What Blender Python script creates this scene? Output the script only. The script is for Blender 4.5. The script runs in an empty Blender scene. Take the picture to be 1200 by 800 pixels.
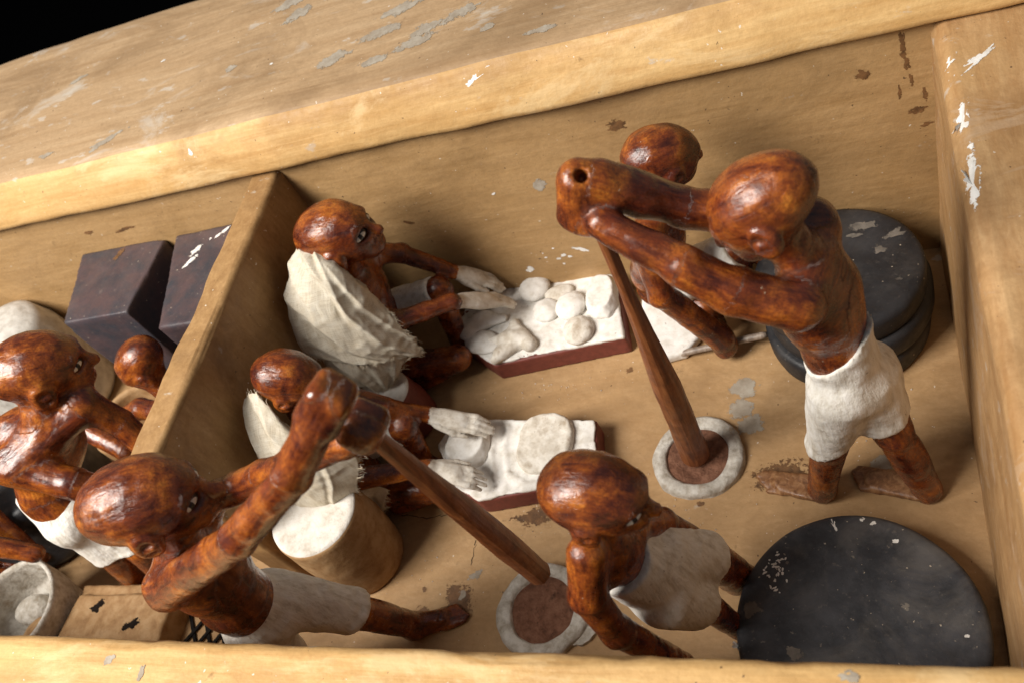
import bpy, math, random
import numpy as np
from mathutils import Matrix, Vector

random.seed(7)
rng = np.random.default_rng(7)
S = 0.01                       # all lengths below are centimetres; S turns them into metres
scene = bpy.context.scene
COL = scene.collection

# ------------------------------------------------------------------ camera, world, light, exposure
cam_d = bpy.data.cameras.new('camera')
cam = bpy.data.objects.new('camera', cam_d)
COL.objects.link(cam)
rot = Matrix(((0.914392, 0.105844, 0.390748), (0.146229, 0.813693, -0.562601), (-0.377497, 0.571577, 0.728557)))
mw = rot.to_4x4()
mw.translation = Vector((-4.239, -52.253, 61.838)) * S
cam.matrix_world = mw
cam_d.sensor_width = 36.0
cam_d.lens = 31.466
cam_d.clip_start = 0.01
cam_d.clip_end = 50.0
cam_d.dof.use_dof = True
cam_d.dof.focus_distance = 0.60
cam_d.dof.aperture_fstop = 11.0
scene.camera = cam

world = bpy.data.worlds.new('World')
scene.world = world
world.use_nodes = True
bg = world.node_tree.nodes['Background']
bg.inputs['Color'].default_value = (0.80, 0.90, 1.0, 1)
bg.inputs['Strength'].default_value = 0.13

def area(name, loc, target, size, power, color):
    d = bpy.data.lights.new(name, 'AREA')
    d.shape = 'RECTANGLE'
    d.size, d.size_y = size[0] * S, size[1] * S
    d.energy = power
    d.color = color
    o = bpy.data.objects.new(name, d)
    COL.objects.link(o)
    o.location = Vector(loc) * S
    o.rotation_euler = (Vector(target) - Vector(loc)).to_track_quat('-Z', 'Y').to_euler()
    return o
area('window_light', (-122, -98, 158), (-30, -15, 5), (75, 95), 70.0, (1.0, 0.945, 0.875))

vs = scene.view_settings
vs.view_transform = 'Standard'
vs.look = 'None'
vs.gamma = 1.0
vs.exposure = 0.15
scene.render.engine = 'CYCLES'

# ------------------------------------------------------------------ node material helpers
def mat(name):
    m = bpy.data.materials.new(name)
    m.use_nodes = True
    nt = m.node_tree
    b = nt.nodes['Principled BSDF']
    return m, nt, b

class N:
    """small wrapper that makes and links nodes"""
    def __init__(self, nt):
        self.nt = nt
        tc = nt.nodes.new('ShaderNodeTexCoord')
        oi = nt.nodes.new('ShaderNodeObjectInfo')
        mp = nt.nodes.new('ShaderNodeVectorMath'); mp.operation = 'SCALE'
        mp.inputs['Scale'].default_value = 100.0
        nt.links.new(tc.outputs['Object'], mp.inputs[0])
        off = nt.nodes.new('ShaderNodeVectorMath'); off.operation = 'SCALE'
        off.inputs[0].default_value = (61, 37, 83)
        nt.links.new(oi.outputs['Random'], off.inputs['Scale'])
        ad = nt.nodes.new('ShaderNodeVectorMath'); ad.operation = 'ADD'
        nt.links.new(mp.outputs[0], ad.inputs[0]); nt.links.new(off.outputs[0], ad.inputs[1])
        self.co = ad.outputs[0]          # centimetres, shifted per object
        self.oi = oi
    def stretch(self, s):
        n = self.nt.nodes.new('ShaderNodeVectorMath'); n.operation = 'MULTIPLY'
        n.inputs[1].default_value = s
        self.nt.links.new(self.co, n.inputs[0])
        return n.outputs[0]
    def noise(self, scale, detail=5, rough=0.6, vec=None, dist=0.0):
        n = self.nt.nodes.new('ShaderNodeTexNoise')
        n.inputs['Scale'].default_value = scale
        n.inputs['Detail'].default_value = detail
        n.inputs['Roughness'].default_value = rough
        n.inputs['Distortion'].default_value = dist
        self.nt.links.new(vec if vec is not None else self.co, n.inputs['Vector'])
        return n.outputs['Fac']
    def wave(self, scale, axis='X', dist=2.0, vec=None):
        n = self.nt.nodes.new('ShaderNodeTexWave')
        n.bands_direction = axis
        n.inputs['Scale'].default_value = scale
        n.inputs['Distortion'].default_value = dist
        n.inputs['Detail'].default_value = 2
        n.inputs['Detail Scale'].default_value = 1.5
        self.nt.links.new(vec if vec is not None else self.co, n.inputs['Vector'])
        return n.outputs['Fac']
    def ramp(self, fac, stops, interp='LINEAR'):
        n = self.nt.nodes.new('ShaderNodeValToRGB')
        cr = n.color_ramp
        cr.interpolation = interp
        while len(cr.elements) > 1: cr.elements.remove(cr.elements[-1])
        for i, (p, c) in enumerate(stops):
            e = cr.elements[0] if i == 0 else cr.elements.new(p)
            e.position = p
            if not hasattr(c, '__len__'): c = (c, c, c)
            e.color = (*c, 1)
        self.nt.links.new(fac, n.inputs['Fac'])
        return n.outputs['Color']
    def mix(self, fac, a, b, mode='MIX'):
        n = self.nt.nodes.new('ShaderNodeMix'); n.data_type = 'RGBA'; n.blend_type = mode
        for sock, v in ((n.inputs['Factor'], fac), (n.inputs['A'], a), (n.inputs['B'], b)):
            if hasattr(v, 'is_linked') or isinstance(v, bpy.types.NodeSocket): self.nt.links.new(v, sock)
            elif sock.type == 'RGBA': sock.default_value = (*v, 1)
            else: sock.default_value = v
        # the colour sockets carry the same names as the float ones: pick them by type
        return n.outputs['Result'] if n.outputs['Result'].type == 'RGBA' else [o for o in n.outputs if o.type == 'RGBA'][0]
    def mixc(self, fac, a, b, mode='MIX'):
        n = self.nt.nodes.new('ShaderNodeMix'); n.data_type = 'RGBA'; n.blend_type = mode
        f = n.inputs[0]; A = [i for i in n.inputs if i.type == 'RGBA'][0]; Bq = [i for i in n.inputs if i.type == 'RGBA'][1]
        for sock, v in ((f, fac), (A, a), (Bq, b)):
            if isinstance(v, bpy.types.NodeSocket): self.nt.links.new(v, sock)
            elif sock.type == 'RGBA': sock.default_value = (*v, 1)
            else: sock.default_value = v
        return [o for o in n.outputs if o.type == 'RGBA'][0]
    def math(self, op, a, b=0.0):
        n = self.nt.nodes.new('ShaderNodeMath'); n.operation = op
        for i, v in enumerate((a, b)):
            if isinstance(v, bpy.types.NodeSocket): self.nt.links.new(v, n.inputs[i])
            else: n.inputs[i].default_value = v
        return n.outputs[0]
    def attr(self, name):
        n = self.nt.nodes.new('ShaderNodeAttribute'); n.attribute_name = name
        return n.outputs['Fac']
    def bump(self, b, height, dist_cm, strength=1.0):
        n = self.nt.nodes.new('ShaderNodeBump')
        n.inputs['Strength'].default_value = strength
        n.inputs['Distance'].default_value = dist_cm * S
        self.nt.links.new(height, n.inputs['Height'])
        self.nt.links.new(n.outputs[0], b.inputs['Normal'])

def L(nt, out, sock): nt.links.new(out, sock)

def m_paint_wall(name, base, dark, light, streak=(0.12, 0.9, 0.9), wear=0.5, rough=0.55):
    """old distemper on wood: brushed streaks, blotches, grey worn spots and pin holes"""
    m, nt, b = mat(name); n = N(nt)
    sv = n.stretch(streak)
    st = n.noise(1.4, 6, 0.65, sv, 0.4)
    bl = n.noise(0.13, 4, 0.6)
    col = n.mixc(n.ramp(st, [(0.22, 0.0), (0.82, 1.0)]), dark, light)
    col = n.mixc(n.ramp(bl, [(0.35, 0.0), (0.65, 0.5)]), col, base)
    br2 = n.noise(2.4, 5, 0.7, sv, 1.2)
    col = n.mixc(n.ramp(br2, [(0.36, 0.22), (0.50, 0.0)]), col, dark)
    col = n.mixc(n.ramp(br2, [(0.56, 0.0), (0.70, 0.20)]), col, tuple(min(1.0, c * 1.25 + 0.03) for c in light))
    fine = n.noise(3.0, 4, 0.7)
    col = n.mixc(n.ramp(fine, [(0.35, 0.16), (0.6, 0.0)]), col, tuple(c * 0.55 for c in dark))
    # worn grey-white plaster showing through in shapes of its own
    w = n.noise(0.42, 5, 0.62, n.stretch((0.55, 1, 1)))
    col = n.mixc(n.ramp(w, [(0.70 - 0.06 * wear, 0.0), (0.735 - 0.06 * wear, 0.55)]), col, (0.50, 0.46, 0.40))
    br = n.noise(0.55, 6, 0.7)
    col = n.mixc(n.ramp(br, [(0.66, 0.0), (0.74, 0.65)]), col, tuple(c * 0.42 for c in dark))
    so = n.noise(0.09, 5, 0.7, n.stretch((0.5, 1, 1)), 0.8)
    col = n.mixc(n.ramp(so, [(0.48, 0.0), (0.66, 0.55)]), col, tuple(c * 0.62 for c in dark))
    sp = n.noise(2.6, 2, 0.5)
    col = n.mixc(n.ramp(sp, [(0.745, 0.0), (0.765, 0.7)]), col, (0.72, 0.68, 0.60))
    sp2 = n.noise(2.1, 2, 0.5, n.stretch((1.3, 0.9, 1.1)))
    col = n.mixc(n.ramp(sp2, [(0.745, 0.0), (0.765, 0.8)]), col, (0.06, 0.035, 0.02))
    L(nt, col, b.inputs['Base Color'])
    L(nt, n.ramp(n.noise(0.8, 4), [(0.3, rough - 0.1), (0.7, rough + 0.15)]), b.inputs['Roughness'])
    h = n.math('ADD', n.math('MULTIPLY', st, 0.6), n.math('MULTIPLY', n.noise(1.1, 6, 0.6), 0.9))
    n.bump(b, h, 0.09, 0.8)
    b.inputs['Specular IOR Level'].default_value = 0.35
    return m

def smear(m, thr, amount, colr):
    nt = m.node_tree; n = N(nt); b = nt.nodes['Principled BSDF']; src = b.inputs['Base Color'].links[0].from_socket
    f = n.noise(0.22, 6, 0.68, n.stretch((0.45, 1, 1)), 1.0)
    L(nt, n.mixc(n.ramp(f, [(thr, 0.0), (thr + 0.10, amount)]), src, colr), b.inputs['Base Color'])
def m_varnish(name):
    """red-brown varnished carved wood; vertex attribute paint = where white paint was laid on"""
    m, nt, b = mat(name); n = N(nt)
    gn = nt.nodes.new('ShaderNodeAttribute'); gn.attribute_name = 'grain'; gv = gn.outputs['Vector']
    a = n.noise(0.42, 7, 0.62, None, 0.6)
    g = n.noise(1.5, 7, 0.68, gv, 0.7)
    g2 = n.noise(4.5, 5, 0.65, gv, 0.3)
    f = n.math('ADD', n.math('ADD', n.math('MULTIPLY', a, 0.52), n.math('MULTIPLY', g, 0.32)), n.math('MULTIPLY', g2, 0.16))
    col = n.ramp(f, [(0.36, (0.018, 0.005, 0.004)), (0.43, (0.080, 0.016, 0.006)), (0.495, (0.200, 0.046, 0.009)),
                     (0.56, (0.35, 0.098, 0.014)), (0.63, (0.50, 0.175, 0.024)), (0.70, (0.58, 0.25, 0.048))])
    dk = n.noise(0.25, 5, 0.62, None, 0.6)
    col = n.mixc(n.ramp(dk, [(0.50, 0.0), (0.61, 0.78)]), col, n.mixc(n.ramp(g, [(0.4, 0.0), (0.62, 1.0)]), (0.034, 0.007, 0.006), (0.16, 0.030, 0.010)))
    fl = n.noise(7.0, 4, 0.65)
    col = n.mixc(n.ramp(fl, [(0.40, 0.40), (0.54, 0.0)]), col, (0.05, 0.011, 0.006))
    chip = n.noise(1.9, 3, 0.55)
    col = n.mixc(n.ramp(chip, [(0.735, 0.0), (0.755, 0.75)]), col, (0.50, 0.38, 0.26))
    pa = n.attr('paint')
    edge = n.math('ADD', pa, n.math('MULTIPLY', n.math('SUBTRACT', n.noise(1.6, 5, 0.7), 0.5), 0.9))
    pm = n.ramp(edge, [(0.47, 0.0), (0.55, 1.0)])
    wc = n.ramp(n.noise(1.3, 6, 0.7), [(0.3, (0.40, 0.34, 0.26)), (0.5, (0.62, 0.57, 0.49)), (0.7, (0.72, 0.69, 0.63))])
    col = n.mixc(pm, col, wc)
    L(nt, col, b.inputs['Base Color'])
    r = n.ramp(n.noise(1.0, 5, 0.65), [(0.32, 0.13), (0.52, 0.23), (0.68, 0.40)])
    r = n.mixc(pm, r, (0.65, 0.65, 0.65))
    L(nt, r, b.inputs['Roughness'])
    b.inputs['Specular IOR Level'].default_value = 0.62
    h = n.math('ADD', n.math('MULTIPLY', n.noise(1.0, 4, 0.55), 0.8), n.math('ADD', n.math('MULTIPLY', g, 0.7), n.math('MULTIPLY', g2, 0.25)))
    n.bump(b, h, 0.12, 0.8)
    return m

def m_raw_wood(name, cols):
    m, nt, b = mat(name); n = N(nt)
    st = n.noise(1.6, 6, 0.65, n.stretch((1.6, 1.6, 0.16)), 0.6)
    col = n.ramp(st, [(0.30, cols[0]), (0.5, cols[1]), (0.70, cols[2])])
    dk = n.noise(0.5, 5, 0.6)
    col = n.mixc(n.ramp(dk, [(0.55, 0.0), (0.68, 0.6)]), col, cols[0])
    L(nt, col, b.inputs['Base Color'])
    L(nt, n.ramp(n.noise(1.2), [(0.3, 0.32), (0.7, 0.55)]), b.inputs['Roughness'])
    n.bump(b, n.math('ADD', st, n.noise(1.0, 4)), 0.07, 0.7)
    return m

def m_plaster(name, lo, mid, hi, brown=(0.30, 0.22, 0.14), amount=0.5, rough=0.7, scale=1.0, bump=0.08, streak=None):
    m, nt, b = mat(name); n = N(nt)
    a = n.noise(0.9 * scale, 7, 0.66, n.stretch(streak) if streak else None)
    col = n.ramp(a, [(0.32, lo), (0.48, mid), (0.62, hi)])
    br = n.noise(0.6 * scale, 6, 0.7, n.stretch((1.1, 0.8, 1.2)))
    col = n.mixc(n.ramp(br, [(0.58, 0.0), (0.70, amount)]), col, brown)
    sp = n.noise(3.6, 2, 0.5)
    col = n.mixc(n.ramp(sp, [(0.72, 0.0), (0.75, 0.6)]), col, tuple(c * 0.5 for c in brown))
    L(nt, col, b.inputs['Base Color'])
    b.inputs['Roughness'].default_value = rough
    b.inputs['Specular IOR Level'].default_value = 0.3
    n.bump(b, n.math('ADD', a, n.math('MULTIPLY', n.noise(2.4, 4, 0.6), 0.5)), bump, 0.8)
    return m

def m_dark(name, base, tint, chips=(0.24, 0.21, 0.17), amount=0.6, rough=0.5):
    m, nt, b = mat(name); n = N(nt)
    a = n.noise(0.35, 6, 0.65)
    col = n.mixc(n.ramp(a, [(0.38, 0.0), (0.62, 1.0)]), base, tint)
    f = n.noise(2.2, 5, 0.7)
    col = n.mixc(n.ramp(f, [(0.60, 0.0), (0.72, 0.35)]), col, chips)
    c = n.noise(0.75, 5, 0.62)
    col = n.mixc(n.ramp(c, [(0.665, 0.0), (0.69, amount)]), col, chips)
    du = n.noise(0.16, 6, 0.7, None, 0.8)
    col = n.mixc(n.ramp(du, [(0.48, 0.0), (0.66, 0.22)]), col, chips)
    s = n.noise(3.4, 2, 0.5)
    col = n.mixc(n.ramp(s, [(0.735, 0.0), (0.76, 0.8)]), col, (0.55, 0.47, 0.36))
    L(nt, col, b.inputs['Base Color'])
    L(nt, n.ramp(n.noise(0.9, 5), [(0.3, rough - 0.1), (0.7, rough + 0.15)]), b.inputs['Roughness'])
    b.inputs['Specular IOR Level'].default_value = 0.4
    n.bump(b, n.math('ADD', n.noise(1.3, 5, 0.6), n.math('MULTIPLY', f, 0.4)), 0.06, 0.7)
    return m

def m_flat(name, col, rough=0.6, var=0.25):
    m, nt, b = mat(name); n = N(nt)
    a = n.noise(1.8, 5, 0.65)
    c = n.mixc(n.ramp(a, [(0.3, 0.0), (0.7, 1.0)]), tuple(x * (1 - var) for x in col), tuple(min(1, x * (1 + var)) for x in col))
    L(nt, c, b.inputs['Base Color'])
    b.inputs['Roughness'].default_value = rough
    n.bump(b, a, 0.05, 0.6)
    return m

def m_linen(name):
    m, nt, b = mat(name); n = N(nt)
    uvn = nt.nodes.new('ShaderNodeUVMap'); uvn.uv_map = 'UVMap'
    sc = nt.nodes.new('ShaderNodeVectorMath'); sc.operation = 'MULTIPLY'
    sc.inputs[1].default_value = (1, 1, 1)
    L(nt, uvn.outputs[0], sc.inputs[0])
    def thread(v, scl):
        q = nt.nodes.new('ShaderNodeVectorMath'); q.operation = 'MULTIPLY'; q.inputs[1].default_value = scl
        L(nt, v, q.inputs[0]); return n.noise(1.0, 3, 0.6, q.outputs[0])
    tw = n.math('ADD', thread(uvn.outputs[0], (9.0, 0.5, 1)), thread(uvn.outputs[0], (0.5, 9.0, 1)))
    wx = n.wave(4.2, 'X', 1.2, sc.outputs[0]); wy = n.wave(4.2, 'Y', 1.2, sc.outputs[0])
    weave = n.math('MULTIPLY', wx, wy)
    slub = n.noise(1.3, 5, 0.65, None)
    col = n.ramp(slub, [(0.3, (0.66, 0.58, 0.45)), (0.5, (0.76, 0.70, 0.58)), (0.7, (0.80, 0.76, 0.66))])
    col = n.mixc(n.ramp(weave, [(0.05, 0.30), (0.45, 0.0)]), col, (0.36, 0.29, 0.19))
    col = n.mixc(n.ramp(n.math('MULTIPLY', tw, 0.5), [(0.38, 0.55), (0.52, 0.0)]), col, (0.40, 0.33, 0.22))
    st = n.noise(0.5, 4, 0.6)
    col = n.mixc(n.ramp(st, [(0.56, 0.0), (0.70, 0.35)]), col, (0.42, 0.31, 0.17))
    L(nt, col, b.inputs['Base Color'])
    b.inputs['Roughness'].default_value = 0.9
    b.inputs['Specular IOR Level'].default_value = 0.1
    n.bump(b, n.math('ADD', n.math('MULTIPLY', weave, 0.6), tw), 0.07, 0.8)
    return m

M_ = {}
M_['wall'] = m_paint_wall('ochre_wall_paint', (0.42, 0.262, 0.115), (0.325, 0.19, 0.076), (0.48, 0.305, 0.143), wear=0.1)
M_['floor'] = m_paint_wall('ochre_floor_paint', (0.45, 0.28, 0.130), (0.34, 0.195, 0.082), (0.52, 0.335, 0.170), streak=(0.25, 0.6, 1), wear=0.35)
M_['rail'] = m_paint_wall('rail_top_paint', (0.43, 0.285, 0.155), (0.30, 0.178, 0.085), (0.52, 0.37, 0.22), streak=(0.05, 0.8, 0.9), wear=1.25)
M_['edge'] = m_paint_wall('rail_edge_paint', (0.60, 0.37, 0.145), (0.42, 0.215, 0.062), (0.74, 0.52, 0.245), streak=(0.06, 0.9, 0.7), wear=0.8)
M_['side'] = m_paint_wall('side_wall_paint', (0.43, 0.255, 0.105), (0.29, 0.14, 0.048), (0.55, 0.36, 0.18), streak=(0.7, 0.12, 0.7), wear=1.2)
smear(M_['edge'], 0.53, 0.5, (0.70, 0.52, 0.28)); smear(M_['side'], 0.56, 0.6, (0.62, 0.52, 0.38)); smear(M_['side'], 0.53, 0.5, (0.30, 0.15, 0.055)); smear(M_['rail'], 0.58, 0.5, (0.50, 0.45, 0.38))
M_['part'] = m_paint_wall('partition_paint', (0.37, 0.215, 0.085), (0.20, 0.098, 0.032), (0.45, 0.275, 0.12), streak=(0.6, 0.5, 0.14), wear=0.3)
M_['varnish'] = m_varnish('varnished_wood')
M_['kilt'] = m_plaster('kilt_white_paint', (0.52, 0.47, 0.39), (0.70, 0.67, 0.60), (0.80, 0.78, 0.73), amount=0.40, streak=(2.2, 2.2, 0.4), bump=0.16)
M_['dough'] = m_plaster('dough_white', (0.58, 0.54, 0.47), (0.72, 0.69, 0.64), (0.80, 0.78, 0.74), amount=0.28)
M_['dough2'] = m_plaster('dough_soiled', (0.44, 0.38, 0.30), (0.60, 0.55, 0.47), (0.72, 0.68, 0.61), amount=0.7)
M_['vattop'] = m_plaster('vat_dough', (0.40, 0.35, 0.28), (0.55, 0.51, 0.45), (0.62, 0.59, 0.54), amount=0.55, scale=0.8, bump=0.16)
M_['redclay'] = m_flat('dark_red_paint', (0.165, 0.038, 0.026), 0.6, 0.22)
M_['rim'] = m_plaster('mortar_rim', (0.30, 0.26, 0.20), (0.46, 0.42, 0.36), (0.60, 0.57, 0.51), amount=0.75, scale=1.2, bump=0.22)
M_['clay'] = m_plaster('mortar_filling', (0.10, 0.042, 0.024), (0.17, 0.075, 0.043), (0.23, 0.11, 0.066), brown=(0.05, 0.022, 0.014), amount=0.9, bump=0.4, rough=0.85, scale=1.6)
M_['black'] = m_dark('blackened_disc', (0.022, 0.023, 0.027), (0.054, 0.055, 0.062))
M_['black_shaded'] = m_dark('sooty_disc', (0.012, 0.012, 0.014), (0.026, 0.026, 0.029), chips=(0.12, 0.105, 0.09))  # same disc black, darker: shade over the corner stack put into the colour
M_['purple'] = m_dark('purplish_black_block', (0.036, 0.038, 0.048), (0.078, 0.050, 0.053), chips=(0.16, 0.12, 0.11), amount=0.4, rough=0.40)
M_['pestle'] = m_raw_wood('pestle_wood', ((0.075, 0.020, 0.007), (0.20, 0.062, 0.018), (0.31, 0.115, 0.035)))
M_['foot'] = m_raw_wood('worn_foot_wood', ((0.10, 0.04, 0.015), (0.22, 0.10, 0.04), (0.34, 0.19, 0.09)))
M_['grey_stick'] = m_raw_wood('grey_stick_wood', ((0.12, 0.09, 0.07), (0.26, 0.20, 0.155), (0.36, 0.30, 0.24)))
M_['tanclay'] = m_plaster('tan_clay', (0.25, 0.135, 0.055), (0.34, 0.20, 0.09), (0.41, 0.26, 0.13), brown=(0.2, 0.1, 0.04), amount=0.4)
M_['greyplaster'] = m_plaster('grey_plaster', (0.36, 0.33, 0.29), (0.46, 0.44, 0.40), (0.56, 0.54, 0.50), amount=0.2)
M_['chipwhite'] = m_plaster('bare_gesso', (0.60, 0.57, 0.52), (0.70, 0.68, 0.64), (0.78, 0.76, 0.73), amount=0.15)
M_['chipgrey'] = m_plaster('worn_grey_gesso', (0.26, 0.21, 0.155), (0.32, 0.27, 0.21), (0.38, 0.335, 0.27), amount=0.25)
M_['chipdark'] = m_plaster('flaked_dark', (0.085, 0.075, 0.065), (0.13, 0.115, 0.098), (0.17, 0.15, 0.13), amount=0.25)
M_['chipbrown'] = m_flat('brown_stain', (0.15, 0.072, 0.026), 0.6, 0.5)
M_['chipblack'] = m_flat('soot_black', (0.012, 0.010, 0.009), 0.9, 0.4)
M_['blot'] = m_flat('soot_blot', (0.014, 0.010, 0.008), 0.9, 0.4)
for kq in ('blot', 'chipblack'): M_[kq].node_tree.nodes['Principled BSDF'].inputs['Specular IOR Level'].default_value = 0.05
def broken(m, cover=0.62, fr=1.5):
    """lets the surface below show through in crumbs, most of all towards the rim of a flake"""
    nt = m.node_tree; n = N(nt); b = nt.nodes['Principled BSDF']
    f = n.math('ADD', n.math('MULTIPLY', n.attr('paint'), 1.5), n.math('MULTIPLY', n.math('SUBTRACT', n.noise(fr, 6, 0.72), 0.5), 3.2))
    L(nt, n.ramp(f, [(1 - cover, 0.0), (1 - cover + 0.06, 1.0)]), b.inputs['Alpha'])
    return m
for kq in ('chipwhite', 'chipgrey', 'chipbrown', 'chipdark', 'blot'): broken(M_[kq], {'blot': 0.58, 'chipwhite': 0.60, 'chipgrey': 0.66, 'chipbrown': 0.55, 'chipdark': 0.66}[kq], {'chipbrown': 3.5, 'chipwhite': 2.2, 'chipdark': 2.0}.get(kq, 1.5))
M_['linen'] = m_linen('frayed_linen')
M_['thread'] = m_flat('linen_thread', (0.66, 0.58, 0.44), 0.9, 0.15)
M_['eyewhite'] = m_flat('eye_white', (0.72, 0.68, 0.60), 0.35, 0.1)
M_['eyeblack'] = m_flat('eye_black', (0.012, 0.010, 0.010), 0.3, 0.2)
M_['nail'] = m_flat('dull_metal', (0.10, 0.10, 0.11), 0.35, 0.3)
M_['nail'].node_tree.nodes['Principled BSDF'].inputs['Metallic'].default_value = 0.8
M_['table'] = m_flat('black_table_cloth', (0.0012, 0.0012, 0.0013), 1.0, 0.2)
M_['table'].node_tree.nodes['Principled BSDF'].inputs['Specular IOR Level'].default_value = 0.0

# ------------------------------------------------------------------ object helpers
def thing(name, label, cat, base, group=None):
    o = bpy.data.objects.new(name, None)
    o.empty_display_size = 0.02
    COL.objects.link(o)
    o.location = Vector(base) * S
    o['label'] = label; o['category'] = cat
    if group: o['group'] = group
    o['_b'] = [float(x) for x in base]
    return o

def base_of(o):
    return np.array(o['_b'][:]) if o is not None and '_b' in o else np.zeros(3)

def mesh_obj(name, V, F, m, parent=None, base=None, smooth=True, paint=None, uv=None, grain=None):
    """V in world centimetres; the object sits at its parent's origin (or at base)"""
    V = np.asarray(V, dtype=np.float64)
    if parent is not None: bvec = base_of(parent)
    else: bvec = np.array(base if base is not None else (0, 0, 0), dtype=float)
    me = bpy.data.meshes.new(name)
    v = ((V - bvec) * S).astype(np.float32)
    if isinstance(F, np.ndarray):
        n, k = F.shape
        me.vertices.add(len(v)); me.vertices.foreach_set('co', v.ravel())
        me.loops.add(n * k); me.loops.foreach_set('vertex_index', F.astype(np.int32).ravel())
        me.polygons.add(n); me.polygons.foreach_set('loop_start', np.arange(0, n * k, k, dtype=np.int32))
        me.update(calc_edges=True)
    else:
        me.from_pydata(v.tolist(), [], F)
    me.polygons.foreach_set('use_smooth', np.full(len(me.polygons), smooth, dtype=bool))
    if paint is not None:
        at = me.attributes.new('paint', 'FLOAT', 'POINT')
        at.data.foreach_set('value', np.asarray(paint, dtype=np.float32))
    if grain is not None:
        at = me.attributes.new('grain', 'FLOAT_VECTOR', 'POINT')
        at.data.foreach_set('vector', np.asarray(grain, dtype=np.float32).ravel())
    if uv is not None:
        ul = me.uv_layers.new(name='UVMap')
        li = np.empty(len(me.loops), dtype=np.int32); me.loops.foreach_get('vertex_index', li)
        ul.data.foreach_set('uv', np.asarray(uv, dtype=np.float32)[li].ravel())
    me.validate(); me.update()
    o = bpy.data.objects.new(name, me)
    COL.objects.link(o)
    o.data.materials.append(m)
    if parent is not None:
        o.parent = parent
        o['_b'] = [float(x) for x in bvec]
    else:
        o.location = Vector(bvec) * S
        o['_b'] = [float(x) for x in bvec]
    return o

def tag(o, label, cat, group=None):
    o['label'] = label; o['category'] = cat
    if group: o['group'] = group
    return o

# ---- vectorised value noise
def _h(i, j, k, seed):
    x = (i * 374761393 + j * 668265263 + k * 2147483647 + seed * 974634777) & 0xffffffff
    x = ((x ^ (x >> 13)) * 1274126177) & 0xffffffff
    x = x ^ (x >> 16)
    return (x & 0xffff) / 32767.5 - 1.0
def vnoise(P, freq, seed=0):
    Q = np.asarray(P) * freq
    I = np.floor(Q).astype(np.int64); T = Q - I
    T = T * T * (3 - 2 * T)
    i, j, k = I[..., 0], I[..., 1], I[..., 2]
    tx, ty, tz = T[..., 0], T[..., 1], T[..., 2]
    def lx(jj, kk): a = _h(i, jj, kk, seed); return a + (_h(i + 1, jj, kk, seed) - a) * tx
    def ly(kk): a = lx(j, kk); return a + (lx(j + 1, kk) - a) * ty
    a = ly(k)
    return a + (ly(k + 1) - a) * tz
def fnoise(P, freq, seed=0, octs=3):
    r = 0; amp = 1.0
    for o in range(octs):
        r = r + amp * vnoise(P, freq * 2 ** o, seed + o * 17); amp *= 0.5
    return r / 1.75

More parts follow.
